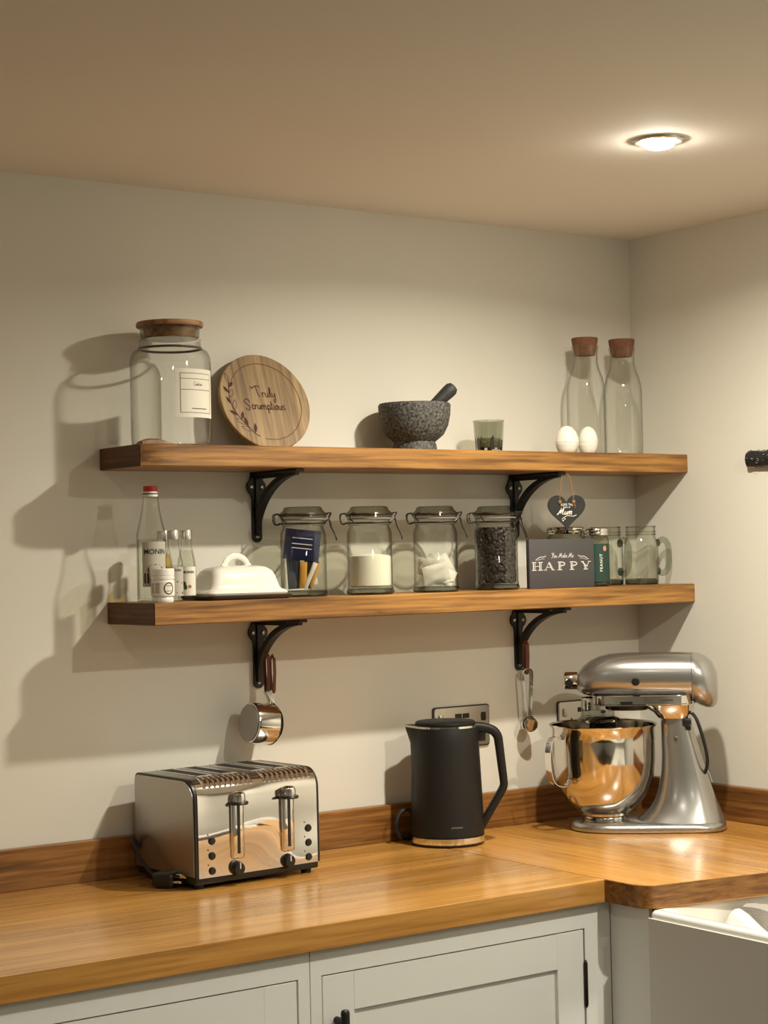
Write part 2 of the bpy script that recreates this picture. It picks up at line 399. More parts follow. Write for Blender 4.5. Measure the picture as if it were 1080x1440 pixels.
lo.insert(0, [V(XS-k, YD-.002, z) for k, z in ((-.0001, ZC-TC+.0012), (.0011, ZC-TC+.0016), (.0011, ZC-.0016), (-.0001, ZC-.0012))])
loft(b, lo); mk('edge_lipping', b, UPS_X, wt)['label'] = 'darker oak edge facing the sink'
ZU = .9827
b = B(); box(b, X0+.02, -.0205, -.0205, -.0005, ZC, ZU, .001, 1)
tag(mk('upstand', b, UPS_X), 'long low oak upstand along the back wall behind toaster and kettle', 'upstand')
b = B(); box(b, -.0205, -.0005, -.80, -.0005, ZC, ZU, .001, 1)
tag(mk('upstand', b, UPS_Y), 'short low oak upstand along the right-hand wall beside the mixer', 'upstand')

# ================================================================ CABINETS
YF = -.600
def cabinet(x0, x1, dx0, dx1, label, hinge_right=True, handle_x=None):
    t = thing('base_cabinet', label, 'cabinet', (x0, YF, 0), 0)
    W = x1-x0; a, c = dx0-x0, dx1-x0; z1 = ZC-TC-.0005; dz1 = .8245; dz0 = .16
    b = B(); box(b, 0.001, W-.001, .024, .59, .10, z1); mk('carcass', b, CABIN, t, smooth=False)
    b = B(); box(b, 0, a-.0015, 0, .022, .10, z1); box(b, c+.0015, W-.0008, 0, .022, .10, z1)
    box(b, a-.0015, c+.0015, 0, .022, dz1+.0015, z1); box(b, a-.0015, c+.0015, 0, .022, .10, dz0-.0015)
    mk('face_frame', b, CAB, t, smooth=False)
    b = B(); box(b, .02, W-.02, .05, .07, 0, .10); mk('plinth', b, CAB, t, smooth=False)
    s = .061; b = B()
    box(b, a+.001, a+s, .001, .021, dz0+.001, dz1-.001, .0008, 1); box(b, c-s, c-.001, .001, .021, dz0+.001, dz1-.001, .0008, 1)
    box(b, a+s, c-s, .001, .021, dz1-s, dz1-.001); box(b, a+s, c-s, .001, .021, dz0+.001, dz0+s)
    d = mk('door', b, CAB, t, smooth=False)
    b = B(); box(b, a+s, c-s, .009, .017, dz0+s, dz1-s); mk('door_panel', b, CAB, d, smooth=False)
    hx = (handle_x if handle_x is not None else (a+.026 if hinge_right else c-.031))
    b = B()
    for z in (.752, .66):
        tube(b, [(hx, .001, z), (hx, -.012, z), (hx, -.020, z)], .006, 12)
    box(b, hx-.0075, hx+.0075, -.030, -.018, .650, .7735, .006, 3)
    mk('handle', b, IRON, d)
    hxx = c+.0005 if hinge_right else a-.0005
    for z in (.73, .24):
        b = B(); lathe(b, [(0, -.042), (.002, -.040), (.0035, -.036), (.0035, .036), (.002, .040), (0, .042)], 12, (hxx, -.002, z)); mk('hinge', b, BRONZE, d)
    return t
cabinet(-1.278, -.6485, -1.256, -.710, 'white painted cabinet below the kettle with black pull and recessed panel door')
cabinet(-1.905, -1.279, -1.850, -1.302, 'white painted cabinet below the toaster at the left edge', False, .33)
t = thing('end_post', 'white painted corner post between cabinet door and the sink', 'panel', (-.650, -.600, 0))
b = B(); box(b, .002, .022, -.099, .0, .0, ZC-TC-.0005, .0006, 1); mk('post_face', b, CAB, t, smooth=False)
b = B(); box(b, .010, .020, -.1120, -.0995, .0, ZC-TC-.0005); mk('gap_strip', b, mat('gap_shade_grey', lin(120, 115, 105), .7), t, smooth=False)['label'] = 'recessed strip, gap shade put into its grey'  # gap beside the post: its shade is put into this strip's grey

# ================================================================ SINK
t = thing('belfast_sink', 'white ceramic belfast sink with greyer front beside the worktop corner', 'sink', (0, 0, 0))
zt = ZC-TC-.0015; b = B()
def srect(x0, x1, y0, y1, r, z): return [V(x, y, z) for x, y in rrect(x0, x1, y0, y1, r, 4)]
sx0, sx1, sy0, sy1 = -.662, -.23, -1.50, -.713
lp = []
for i in range(2): lp.append(srect(sx0, sx1, sy0, sy1, .012, (.62, zt-.008)[i]))
lp += [srect(sx0+.001, sx1-.001, sy0+.001, sy1-.001, .012, zt-.004), srect(sx0+.004, sx1-.004, sy0+.004, sy1-.004, .012, zt-.001), srect(sx0+.008, sx1-.008, sy0+.008, sy1-.008, .012, zt),
       srect(sx0+.013, sx1-.016, sy0+.016, sy1-.012, .014, zt), srect(sx0+.016, sx1-.020, sy0+.02, sy1-.015, .016, zt-.004), srect(sx0+.018, sx1-.022, sy0+.022, sy1-.017, .018, zt-.012),
       srect(sx0+.03, sx1-.025, sy0+.025, sy1-.025, .02, .68), srect(sx0+.05, sx1-.05, sy0+.05, sy1-.05, .02, .655)]
loft(b, lp); mk('basin', b, SINKC, t, angle=60)
b = B(); box(b, sx0-.0030, sx0-.0003, sy0+.004, sy1-.001, .62, zt-.013, .001, 1); mk('front_face', b, mat('greyish_front', lin(214, 209, 200), .35), t, smooth=False)['label'] = 'plain greyish front face'  # separate front slab, coloured greyer than the basin
# overflow weir inside the basin
b = B(); prof = []
ys = [-.745-.018*i for i in range(36)]
def wtop(y):
    d = -.762-y
    if d < 0: return zt-.012-.02*min(1, (-d/.017))**2
    return zt-.012-.034*(0.5-.5*math.cos(min(d, .16)/.16*2*PI))**.8
lo = []
for y in ys:
    z = wtop(y)
    lo.append([V(-.515, y, .66), V(-.515, y, z-.008), V(-.511, y, z-.002), V(-.505, y, z), V(-.495, y, z), V(-.489, y, z-.002), V(-.485, y, z-.008), V(-.485, y, .66)])
loft(b, lo); mk('overflow_weir', b, SINKC, t, angle=60)
b = B(); lo = []
for i in range(20):
    y = -.755-.022*i; s = .004*math.sin(i*1.1)
    lo.append([V(-.482, y, .74), V(-.484-s, y, .80), V(-.481+s, y, .845), V(-.479, y, zt-.012+s*.5), V(-.468, y, zt-.008+s), V(-.44, y, zt-.012-s), V(-.40, y, zt-.02+s), V(-.33, y, zt-.03-s),V(-.33, y, zt-.034-s), V(-.44, y, zt-.018-s), V(-.468, y, zt-.03), V(-.472,y,.74)])
loft(b, lo); tag(mk('dish_cloth', b, GREYCLOTH), 'grey fabric dish cloth draped inside the white sink', 'cloth')

# ================================================================ SHELVES
S1, S2, TS = 1.6487, 1.3684, .0398
def shelf(xl, z, d, label, cut):
    t = thing('oak_shelf', label, 'shelf', (xl, 0, z), 0, None)
    L = -xl-.0008
    b = B()
    # waney, slightly uneven front edge
    n = 60; lo = []
    for i in range(n+1):
        x = L*i/n; w1 = .0012*noise.noise(V(x*7, z*9, 0)); w2 = .0012*noise.noise(V(x*9, z*3, 5))
        c = .002
        y0 = -d+w1
        if cut and x < .03: y0 = -d+.012*(1-x/.03)
        lo.append([V(x, -.0008, 0), V(x, y0+c, w2*.5), V(x, y0, c), V(x, y0, TS-c), V(x, y0+c, TS), V(x, -.0008, TS)])
    loft(b, lo)
    mk('board', b, OAK_SHELF, t, angle=30)
    b = B(); box(b, -.0012, .0002, -d+(.014 if cut else .002), -.001, .001, TS-.001)
    mk('end_grain', b, OAK_END, t, smooth=False)['label'] = 'dark sawn end of the board'
    return t
shelf(-1.3247, S1, .1688, 'upper thick oak wall shelf holding the mortar, round board and carafes', True)
shelf(-1.3144, S2, .1809, 'lower thick oak wall shelf holding the clip-top jars and butter dish', False)
T1, T2 = S1+TS, S2+TS
# raised bark knot at the left front corner of the upper shelf
b = B()
lo = []
for i in range(15):
    s = i/14; x = .004+.074*s; h = .0105*max(0, math.sin(PI*min(1, s*1.1+.12)))**.6 if s < .75 else .006*(1-s)/.28
    h = max(.0006, h)+.001*noise.noise(V(x*120, 1, 2)); 
    lo.append([V(x, -.158+.001*noise.noise(V(x*90, 4, 0)), TS-.002), V(x, -.157, TS+h*.7), V(x, -.150, TS+h), V(x, -.140, TS+h*.8), V(x, -.128, TS-.002)])
loft(b, lo)
ku = [o for o in C.objects if o.name == 'oak_shelf'][0]
mk('bark_knot', b, UPS_X, ku)['label'] = 'raised dark knot at the left front corner'

def bracket(x, z, d, label):
    t = thing('shelf_bracket', label, 'bracket', (x, 0, z-.0003), 0, None)
    H = .135
    # back plate with two ears
    o = []
    for i in range(13): a = R(180+180*i/12); o.append((.0105*math.cos(a), -H+.0105+.0105*math.sin(a)))
    o += [(.0105, -.050), (.0125, -.043), (.0175, -.038)]
    for i in range(9): a = R(-50+110*i/8); o.append((.0105+.0105*math.cos(a), -.028+.0125*math.sin(a)))
    o += [(.0125, -.008), (.0115, 0), (-.0115, 0), (-.0125, -.008)]
    for i in range(9): a = R(120+110*i/8); o.append((-.0105+.0105*math.cos(a), -.028+.0125*math.sin(a)))
    o += [(-.0175, -.038), (-.0125, -.043), (-.0105, -.050)]
    b = B(); prism(b, o, lambda x_, y_, t_: V(x_, t_, y_), -.0055, -.0006); mk('wall_plate', b, IRON, t)
    b = B(); box(b, -.0045, .0045, -.009, -.005, -H+.012, -.004, .001, 1); mk('plate_rib', b, IRON, t)
    b = B(); box(b, -.010, .010, -d+.004, -.001, -.006, 0, .0015, 1)
    box(b, -.0035, .0035, -d*.62, -.004, -.013, -.005); mk('shelf_arm', b, IRON, t)
    b = B(); P = []
    for i in range(19):
        a = i/18*PI/2
        P.append(V(0, -.006-(d-.02)*(1-math.cos(a)), -.118+.110*math.sin(a)))
    sweep(b, P, [(-.0045, -.006), (.0045, -.006), (.0045, .006), (-.0045, .006)], up=(1, 0, 0), scale=[.75+.5*math.sin(i/18*PI) for i in range(19)])
    mk('curved_brace', b, IRON, t)
    for sx, sz in ((-.0115, -.028), (.0115, -.028), (0, -H+.012)):
        b = B(); lathe(b, [(.0042, 0), (.0042, .0014), (.0028, .0022), (.0018, .0008), (0, .0008)], 14, mtx=Matrix.Translation((sx, -.0054, sz)) @ Matrix.Rotation(PI/2, 4, 'X'))
        mk('screw', b, SCREW, t)
    return t
bracket(-.995, S1, .165, 'black iron bracket under the upper shelf, left, above the blue packet jar')
bracket(-.352, S1, .165, 'black iron bracket under the upper shelf, right, with the slate heart')
bracket(-.998, S2, .170, 'black iron bracket under the lower shelf, left, with measuring cups')
bracket(-.350, S2, .170, 'black iron bracket under the lower shelf, right, with measuring spoons')

# ================================================================ UPPER SHELF THINGS
# big lidded jar
x, y = -1.224, -.088
t = thing('storage_jar', 'large clear glass storage jar with flat wooden lid and white label', 'jar', (x, y, T1)); t.scale = (1, 1, .98)
b = B(); lathe(b, [(0, .003), (.060, .003), (.068, .001), (.0725, .006), (.0735, .02), (.0735, .155), (.0725, .166), (.068, .176), (.060, .181), (.056, .184), (.0555, .196), (.057, .199)], 56)
body = mk('glass_body', b, GLASS, t)
b = B(); lathe(b, [(.0545, .180), (.0585, .181), (.0585, .1835), (.0545, .1845), (.0545, .180)], 48); mk('neck_ring', b, TRAY, t)
b = B(); lathe(b, [(0, .200), (.050, .200), (.0535, .203), (.0545, .222)], 48); mk('glass_stopper', b, GLASSD, t)
b = B(); lathe(b, [(0, .2005), (.047, .201), (.0475, .2145), (.0485, .222), (.060, .222), (.0612, .2245), (.0612, .2285), (.060, .231), (0, .232)], 56); mk('wooden_lid', b, LIDWOOD, t)
th = camang(x, y)+R(41)
lab = cyl_label('label', .0741, th, R(35), .050, .139, PAPER, t, 20)
mp = cylmap(.0744, th, .0945)
b = B(); hw = .036
for P in ([(-hw, .036), (hw, .036)], [(-hw, -.036), (hw, -.036)], [(-hw, -.036), (-hw, .036)], [(hw, -.036), (hw, .036)], [(-hw, .026), (hw, .026)], [(-hw, .006), (hw, .006)]):
    P2 = [(P[0][0]+(P[1][0]-P[0][0])*i/12, P[0][1]+(P[1][1]-P[0][1])*i/12) for i in range(13)]; ribbon(b, P2, .0010, mp)
P2 = [(-.014+.036*i/10, -.0285) for i in range(11)]; ribbon(b, P2, .0018, mp)
mk('label_border', b, GREYINK, lab, smooth=False)
script('label_lettering', 'Cookies', .0034, .0007, GREYINK, lab, mp, y0=.0135)

# round engraved board leaning on the wall
D = .197; lean = math.asin(.066/D)
t = thing('round_board', 'round wooden board with engraved lettering and leaf sprig leaning on the wall', 'board', (-.998, -.082, T1+.0006))
t.rotation_euler = (-lean, 0, 0)
b = B(); rr = D/2
lathe(b, [(0, 0), (rr-.001, 0), (rr, .001), (rr, .0095), (rr-.0012, .0105), (0, .0105)], 96, mtx=Matrix.Translation((0, .0105, rr)) @ Matrix.Rotation(PI/2, 4, 'X'))
disc = mk('disc', b, BEECH, t)
bm_ = lambda x_, y_: V(x_, -.0003, rr+y_)
b = B(); r1 = .079
P = [(r1*math.cos(R(a)), r1*math.sin(R(a))) for a in range(150, -105, -4)]; ribbon(b, P, .0012, bm_)
P = [(r1*math.cos(R(a)), r1*math.sin(R(a))) for a in range(243, 262, 3)]
stem = [(-.0735, .037), (-.077, .02), (-.079, .0), (-.074, -.018), (-.064, -.036), (-.052, -.051), (-.038, -.067), (-.028, -.073)]
st = crom([(a_, b_, 0) for a_, b_ in stem], 5); ribbon(b, [(p.x, p.y) for p in st], .0016, bm_)
mk('engraved_ring', b, BURN, disc, smooth=False)
def leaf(b, px, py, a, l, wd, filled):
    n = 9; 
    L = [(px+math.cos(a)*l*i/n-math.sin(a)*wd*math.sin(PI*i/n), py+math.sin(a)*l*i/n+math.cos(a)*wd*math.sin(PI*i/n)) for i in range(n+1)]
    Rr = [(px+math.cos(a)*l*i/n+math.sin(a)*wd*math.sin(PI*i/n), py+math.sin(a)*l*i/n-math.cos(a)*wd*math.sin(PI*i/n)) for i in range(n+1)]
    if filled:
        vs = [b.verts.new(bm_(*p)) for p in L+Rr[-2:0:-1]]; b.faces.new(vs)
    else: ribbon(b, L, .001, bm_); ribbon(b, Rr, .001, bm_)
b = B()
for i, (px, py, a, l, wd, f) in enumerate([(-.0735, .037, 105, .02, .0035, 0), (-.075, .027, 50, .016, .0035, 1), (-.078, .015, 125, .017, .0032, 1), (-.079, .006, 55, .02, .004, 0), (-.077, -.008, 120, .018, .003, 1), (-.073, -.02, 75, .022, .004, 0), (-.067, -.031, 150, .02, .0035, 1), (-.061, -.039, 70, .018, .0035, 1), (-.054, -.049, 150, .022, .004, 0), (-.05, -.052, 105, .02, .0035, 1), (-.042, -.062, 160, .024, .004, 0), (-.037, -.067, 80, .022, .0035, 1)]):
    leaf(b, px, py, R(a), l, wd, f)
mk('engraved_leaves', b, BURN, disc, smooth=False)
script('engraved_lettering', 'Truly', .0098, .0021, BURN, disc, bm_, x0=-.016, y0=.009, slant=-.05)
script('engraved_lettering', 'Scrumptious', .0092, .0022, BURN, disc, bm_, x0=-.047, y0=-.017, slant=-.05, gap=-.06)

# mortar + pestle
x, y = -.674, -.087
t = thing('granite_mortar', 'grey speckled granite mortar bowl with footed base', 'mortar', (x, y, T1))
b = B(); lathe(b, [(0, 0), (.042, 0), (.0445, .003), (.0435, .012), (.041, .019), (.046, .023), (.058, .033), (.0675, .052), (.0715, .072), (.0722, .085), (.0725, .092), (.070, .096), (.064, .0955), (.060, .091), (.057, .07), (.046, .045), (.02, .034), (0, .033)], 64, wob=lambda a, z: 1+.006*math.sin(a*2*PI*3+z*40))
mk('bowl', b, GRANITE, t)
# pestle: rests in the bowl, sticks out to the right
p0 = V(-.682, -.088, T1+.050); tip = V(-.606, -.132, T1+.130)
d_ = (tip-p0); L_ = d_.length; q = d_.to_track_quat('Z', 'Y').to_matrix().to_4x4()
b = B(); lathe(b, [(0, 0), (.010, .001), (.016, .006), (.0175, .016), (.0135, .035), (.0115, L_*.55), (.0140, L_*.85), (.0138, L_*.93), (.010, L_*.985), (.004, L_), (0, L_)], 28, mtx=Matrix.Translation(p0) @ q)
tag(mk('pestle', b, DARKGRAN), 'dark stone pestle leaning in the granite mortar', 'pestle')

# faceted candle glass
x, y = -.487, -.09
t = thing('candle_glass', 'small faceted glass tumbler holding pale green wax and dark flecks', 'candle', (x, y, T1))
rot = Matrix.Rotation(.2, 4, 'Z')
b = B(); lathe(b, [(0, .0005), (.026, .0005), (.0285, .003), (.0325, .064), (.0335, .0665), (.0310, .0665), (.0295, .0640), (.026, .012), (0, .010)], 10, mtx=rot); mk('glass', b, GLASSD, t, angle=15)
b = B(); lathe(b, [(0, .011), (.0245, .013), (.0262, .024), (.020, .030), (.008, .027), (0, .029)], 20); mk('wax', b, mat('green_wax', lin(140, 136, 88), .5, var=.5, vscale=60), t)
b = B()
for i in range(11):
    a = i*2*PI/11+.3; h = .030+.012*random.random()*(1 if i % 3 else .2)
    c_, s_ = math.cos(a), math.sin(a)
    P = [V(.0262*c_-.005*s_, .0262*s_+.005*c_, .006), V(.0262*c_+.005*s_, .0262*s_-.005*c_, .006), V(.0285*c_+.004*s_, .0285*s_-.004*c_, h*.8), V(.0285*c_-.002*s_, .0285*s_+.002*c_, h)]
    if i % 3: b.faces.new([b.verts.new(p) for p in P])
mk('dark_leaves', b, mat('dark_leaf', lin(40, 38, 28), .7), t, smooth=False)

# salt and pepper eggs
def egg(x, y, s, label):
    t = thing('egg_shaker', label, 'shaker', (x, y, T1), 0, 'white ceramic egg shakers')
    b = B(); lathe(b, [(0, 0), (.014*s, 0), (.017*s, .002), (.0205*s, .010), (.0228*s, .018), (.0222*s, .0185), (.0230*s, .0205), (.0222*s, .022), (.0230*s, .0235), (.0218*s, .034), (.0182*s, .045), (.0120*s, .0535), (.005*s, .0578), (0, .0585)], 36)
    mk('body', b, WHITEC, t)
    b = B()
    for i in range(3):
        a = 2*PI*i/3; lathe(b, [(0, .0582), (.0008, .0588), (0, .0590)], 8, (.0025*math.cos(a), .0025*math.sin(a), -.0004))
    mk('pour_holes', b, BLACKP, t)
egg(-.306, -.125, 1.08, 'white ceramic egg shaker, the larger left one by the carafes')
egg(-.247, -.125, .93, 'white ceramic egg shaker, the slimmer right one by the carafes')

# carafes
def carafe(x, y, label, h=.0):
    t = thing('glass_carafe', label, 'carafe', (x, y, T1), 0, 'glass carafes with cork stoppers')
    pr = [(0, .003), (.034, .003), (.0395, .0005), (.041, .006), (.0415, .02), (.0415, .13), (.041, .145), (.037, .165), (.030, .184), (.0265, .198), (.0265, .215), (.0275, .226), (.0295, .234)]
    b = B(); lathe(b, pr, 48); g = mk('glass_body', b, GLASS, t)
    b = B(); lathe(b, [(0, .214), (.0215, .214), (.0235, .222), (.0265, .236), (.0285, .249), (.0278, .2515), (0, .2525)], 40); mk('cork_stopper', b, CORK, t)
    return t
carafe(-.212, -.082, 'clear glass carafe with cork stopper, left of the pair, behind the eggs')
carafe(-.118, -.096, 'clear glass carafe with cork stopper, right of the pair, nearest the corner')

# ================================================================ LOWER SHELF THINGS
# syrup bottles
def bottle(name, label, x, y, prof, cap, capm, liq=None, liqm=None, group=None):
    t = thing(name, label, 'bottle', (x, y, T2), 0, group)
    b = B(); lathe(b, prof, 36); mk('glass_body', b, GLASS, t)
    b = B(); lathe(b, cap, 30); mk('cap', b, capm, t)
    if liq: b = B(); lathe(b, liq, 30); mk('syrup', b, liqm, t)
    return t
x, y = -1.279, -.105
t = bottle('syrup_bottle', 'tall clear syrup bottle with red cap and pale label at the left end', x, y,
    [(0, .004), (.021, .004), (.0255, .001), (.0265, .006), (.0265, .118), (.0255, .126), (.0205, .146), (.0165, .165), (.0140, .185), (.0125, .196)],
    [(.0122, .190), (.0130, .191), (.0130, .196), (.0122, .1965), (.0122, .2), (.0126, .2005), (.0126, .2075), (.0122, .208), (0, .208)], REDC,
    [(0, .006), (.0235, .006), (.0245, .012), (.0245, .100), (.0243, .112), (0, .112)], CLEARLIQ)
b = B(); lathe(b, [(.0128, .1885), (.0134, .189), (.0134, .1975), (.0128, .198)], 30); mk('neck_band', b, WHITEP, t)
b = B(); lathe(b, [(.0136, .1925), (.0137, .194), (.0136, .1955)], 30); mk('grey_band', b, GREYINK, t)
th = camang(x, y)+R(15); lab = cyl_label('label', .0269, th, R(52), .028, .108, PALEPAPER, t)
mp = cylmap(.0272, th, .068)
text_mesh('label_lettering', 'MONIN', .0125, INK, lab, lambda a, c_: mp(a, c_+.022), bold=.0002)
b = B(); P = [(math.cos(a_)*.015, math.sin(a_)*.010-.010) for a_ in [R(i*30) for i in range(12)]]; b.faces.new([b.verts.new(mp(*p)) for p in P])
mk('fruit_print', b, mat('dark_red_print', lin(58, 22, 20), .7), lab, smooth=False)
b = B(); vs = [mp(a_, c_) for a_, c_ in ((-.021, -.034), (-.012, -.034), (-.012, -.016), (-.021, -.016))]; b.faces.new([b.verts.new(v) for v in vs])
mk('label_block', b, INK, lab, smooth=False)
small = [(0, .003), (.0135, .003), (.0160, .001), (.0168, .005), (.0168, .062), (.0160, .072), (.0125, .088), (.0098, .100), (.0095, .114)]
scap = [(.0105, .112), (.0108, .112), (.0108, .126), (.0102, .128), (0, .128)]
t = bottle('miniature_bottle', 'miniature bottle of amber syrup with silver cap behind the white pot', -1.237, -.072, small, scap, NICKEL, [(0, .005), (.0145, .005), (.0150, .06), (.0140, .070), (.0105, .086), (0, .086)], AMBER, 'miniature syrup bottles')
lab = cyl_label('label', .0171, camang(-1.237, -.072), R(55), .012, .056, PALEPAPER, t)
t = bottle('miniature_bottle', 'miniature clear bottle with grey floral label, middle of the three', -1.238, -.112, small, scap, NICKEL, [(0, .005), (.0145, .005), (.0150, .06), (.0145, .066), (0, .066)], CLEARLIQ, 'miniature syrup bottles')
th = camang(-1.238, -.112); lab = cyl_label('label', .0171, th+.25, R(62), .010, .062, PALEPAPER, t)
mp = cylmap(.0173, th+.25, .036); b = B()
for i in range(12):
    a, c_, r_ = random.uniform(-.014, .014), random.uniform(-.022, .012), random.uniform(.0010, .0024)
    b.faces.new([b.verts.new(mp(a+r_*math.cos(k), c_+r_*math.sin(k))) for k in (0, 1.2, 2.5, 3.6, 5)])
mk('flower_print', b, INK, lab, smooth=False)
text_mesh('label_lettering', 'MONIN', .006, INK, lab, lambda a, c_: mp(a, c_+.020), bold=.0001)
t = bottle('miniature_bottle', 'miniature clear bottle with white label and green leaf, beside the butter dish', -1.205, -.100, small, scap, NICKEL, [(0, .005), (.0145, .005), (.0150, .06), (.0140, .070), (.0100, .092), (0, .092)], CLEARLIQ, 'miniature syrup bottles')
th = camang(-1.205, -.100)+.2; lab = cyl_label('label', .0171, th, R(58), .010, .062, PAPER, t)
mp = cylmap(.0173, th, .036)
text_mesh('label_lettering', 'MONIN', .0068, INK, lab, lambda a, c_: mp(a, c_+.016), bold=.0002)
b = B()
for a0, c0, r_ in ((-.008, -.005, .005), (-.006, -.011, .005), (-.010, -.002, .003)): b.faces.new([b.verts.new(mp(a0+r_*.7*math.cos(k*.9), c0+r_*math.sin(k*.9))) for k in range(7)])
mk('leaf_print', b, mat('leaf_green', lin(62, 84, 44), .7), lab, smooth=False)
b = B(); b.faces.new([b.verts.new(mp(.002+.0035*math.cos(k*.9), -.010+.0035*math.sin(k*.9))) for k in range(7)]); mk('nut_print', b, mat('nut_brown', lin(160, 116, 58), .7), lab, smooth=False)

# white pot with lid
x, y = -1.286, -.158
t = thing('supplement_pot', 'small white plastic pot with round black-ringed label at shelf front', 'pot', (x, y, T2))
b = B(); lathe(b, [(0, .0), (.0175, 0), (.0188, .002), (.0188, .0075), (.0175, .0095), (.0205, .012), (.0205, .038), (.0190, .0405)], 40); mk('body', b, WHITEP, t)
b = B(); lathe(b, [(.0190, .0405), (.0207, .0410), (.0207, .0465), (.0198, .0472), (.0207, .048), (.0207, .0585), (.0195, .060), (0, .060)], 48); mk('screw_lid', b, WHITEP, t)
th = camang(x, y); lab = cyl_label('label', .0208, th, R(88), .0135, .0365, PAPER, t)
mp = cylmap(.0211, th+.55, .025); b = B(); P = [(.0088*math.cos(R(i*15)), .0098*math.sin(R(i*15))) for i in range(25)]; ribbon(b, P, .0018, mp)
for c_ in (.0045, -.0045): ribbon(b, [(-.0055, c_), (0, c_), (.0055, c_)], .0009, mp)
mk('ring_print', b, INK, lab, smooth=False)
mp = cylmap(.0210, th-.75, .025); b = B()
for x0_ in (-.006, .006):
    for c_ in range(6): ribbon(b, [(x0_-.004, .008-c_*.003), (x0_, .008-c_*.003), (x0_+.004, .008-c_*.003)], .0012, mp)
mk('small_print', b, GREYINK, lab, smooth=False)

# butter dish
t = thing('butter_dish', 'white ceramic butter dish with looped handle on dark oval base', 'butter dish', (-1.100, -.098, T2)); t.scale = (.96, 1, 1)
def rl(hx, hy, r, z): return [V(px, py, z) for px, py in rrect(-hx, hx, -hy, hy, r, 4)]
b = B(); loft(b, [rl(.088, .055, .012, 0), rl(.092, .059, .014, .003), rl(.094, .061, .015, .0075), rl(.090, .057, .013, .0085)]); mk('dish_base', b, TRAY, t)
b = B(); loft(b, [rl(.086, .052, .010, .0088), rl(.088, .054, .012, .012), rl(.086, .052, .012, .0155), rl(.080, .047, .012, .018), rl(.077, .044, .014, .021), rl(.075, .042, .014, .028), rl(.070, .038, .014, .044), rl(.066, .034, .014, .052), rl(.058, .027, .014, .0585), rl(.046, .018, .012, .0615), rl(.02, .006, .004, .0625)])
mk('dish_cover', b, WHITEC, t, angle=50)
b = B(); P = [V(-.026*math.cos(R(a)), 0, .0595+.020*math.sin(R(a))) for a in range(0, 181, 12)]
P[0].x -= .004; P[-1].x += .004
sweep(b, P, [(k[0]*.0060, k[1]*.0032) for k in superel(0, 1, 1, 2, 12)], up=(0, 1, 0)); mk('handle', b, WHITEC, t)

# clip-top jars
def clipjar(label, x, y, rz, s=1.):
    t = thing('clip_top_jar', label, 'jar', (x, y, T2), rz, 'clip-top glass jars on the lower shelf')
    b = B(); lathe(b, [(.0440, .008), (.0452, .012), (.0440, .018), (.0440, .116), (.0425, .124), (.0395, .130), (.0390, .134), (.0420, .136), (.0425, .142), (.0405, .145)], 48)
    g = mk('glass_body', b, GLASSJ, t)
    b = B(); lathe(b, [(0, .0035), (.036, .003), (.041, .0003), (.0455, .002), (.0470, .006), (.0455, .010), (.0425, .012), (0, .0125)], 48); mk('thick_base', b, GLASSB, t)
    b = B(); lathe(b, [(.0375, .1455), (.0425, .1455), (.0428, .148), (.0375, .148), (.0375, .1455)], 48); mk('rubber_seal', b, mat('grey_seal', lin(128, 122, 108), .6), t)
    b = B(); lathe(b, [(.038, .149), (.0435, .149), (.0455, .152), (.0455, .156), (.0430, .160), (.0390, .163), (.0370, .168), (.034, .1705), (0, .1705)], 48); lidg = mk('glass_lid', b, GLASSL, t)
    b = B(); lathe(b, [(0, .158), (.036, .158), (.0385, .152)], 40); mk('lid_inner', b, GLASSD, lidg)
    b = B()
    for z, r in ((.139, .0436), (.155, .0466)): tube(b, [V(r*math.cos(R(a)), r*math.sin(R(a)), z) for a in range(0, 360, 12)], .0012, 6, closed=True)
    mk('wire_ring', b, BRONZE, t)
    b = B()
    for sy in (-1, 1):  # hinge on the left
        tube(b, crom([(-.042, .016*sy, .140), (-.052, .015*sy, .137), (-.056, .014*sy, .145), (-.055, .014*sy, .156), (-.044, .018*sy, .158)], 4), .0011, 6)
    tube(b, [(-.056, -.014, .146), (-.056, .014, .146)], .0011, 6); tube(b, crom([(-.030,-.032,.141),(-.036,-.0345,.148),(-.034,-.036,.156),(-.026,-.039,.158)], 4), .0012, 6)
    mk('wire_hinge', b, BRONZE, t)
    b = B()
    for sy in (-1, 1):
        tube(b, crom([(.040, .018*sy, .140), (.049, .012*sy, .146), (.052, .010*sy, .139), (.054, .009*sy, .131), (.060, .007*sy, .118), (.0635, .006*sy, .108), (.0625, 0, .1055)], 4), .0011, 6)
        tube(b, crom([(.044, .012*sy, .157), (.054, .010*sy, .158), (.050, .010*sy, .150), (.053, .010*sy, .142)], 4), .0011, 6)
    mk('wire_clasp', b, BRONZE, t)
    return t
JX = [(-.944, -.088), (-.802, -.105), (-.642, -.105), (-.487, -.105)]
JL = ['clip-top glass jar full of blue and mustard sachets, beside the butter dish', 'clip-top glass jar half full of white sugar', 'clip-top glass jar holding crumpled white packets', 'clip-top glass jar full of dark coffee beans, next to the sign']
j0 = clipjar(JL[0], JX[0][0], JX[0][1], R(-38))
for (x, y), l_, rz in zip(JX[1:], JL[1:], (-36, -40, -28)): dup(j0, (x, y, T2), l_, R(rz))
# sugar
b = B(); lathe(b, [(0, .0), (.036, 0), (.0405, .004), (.0408, .058), (.0405, .061), (.030, .0630), (.012, .066), (0, .0655)], 40, wob=lambda a, z: 1-.012*(z > .06)*math.sin(a*9))
o = mk('sugar', b, SUGARM); o.location = (JX[1][0], JX[1][1], T2+.0135); o['kind'] = 'stuff'; tag(o, 'white sugar filling the second clip-top jar to half', 'sugar')
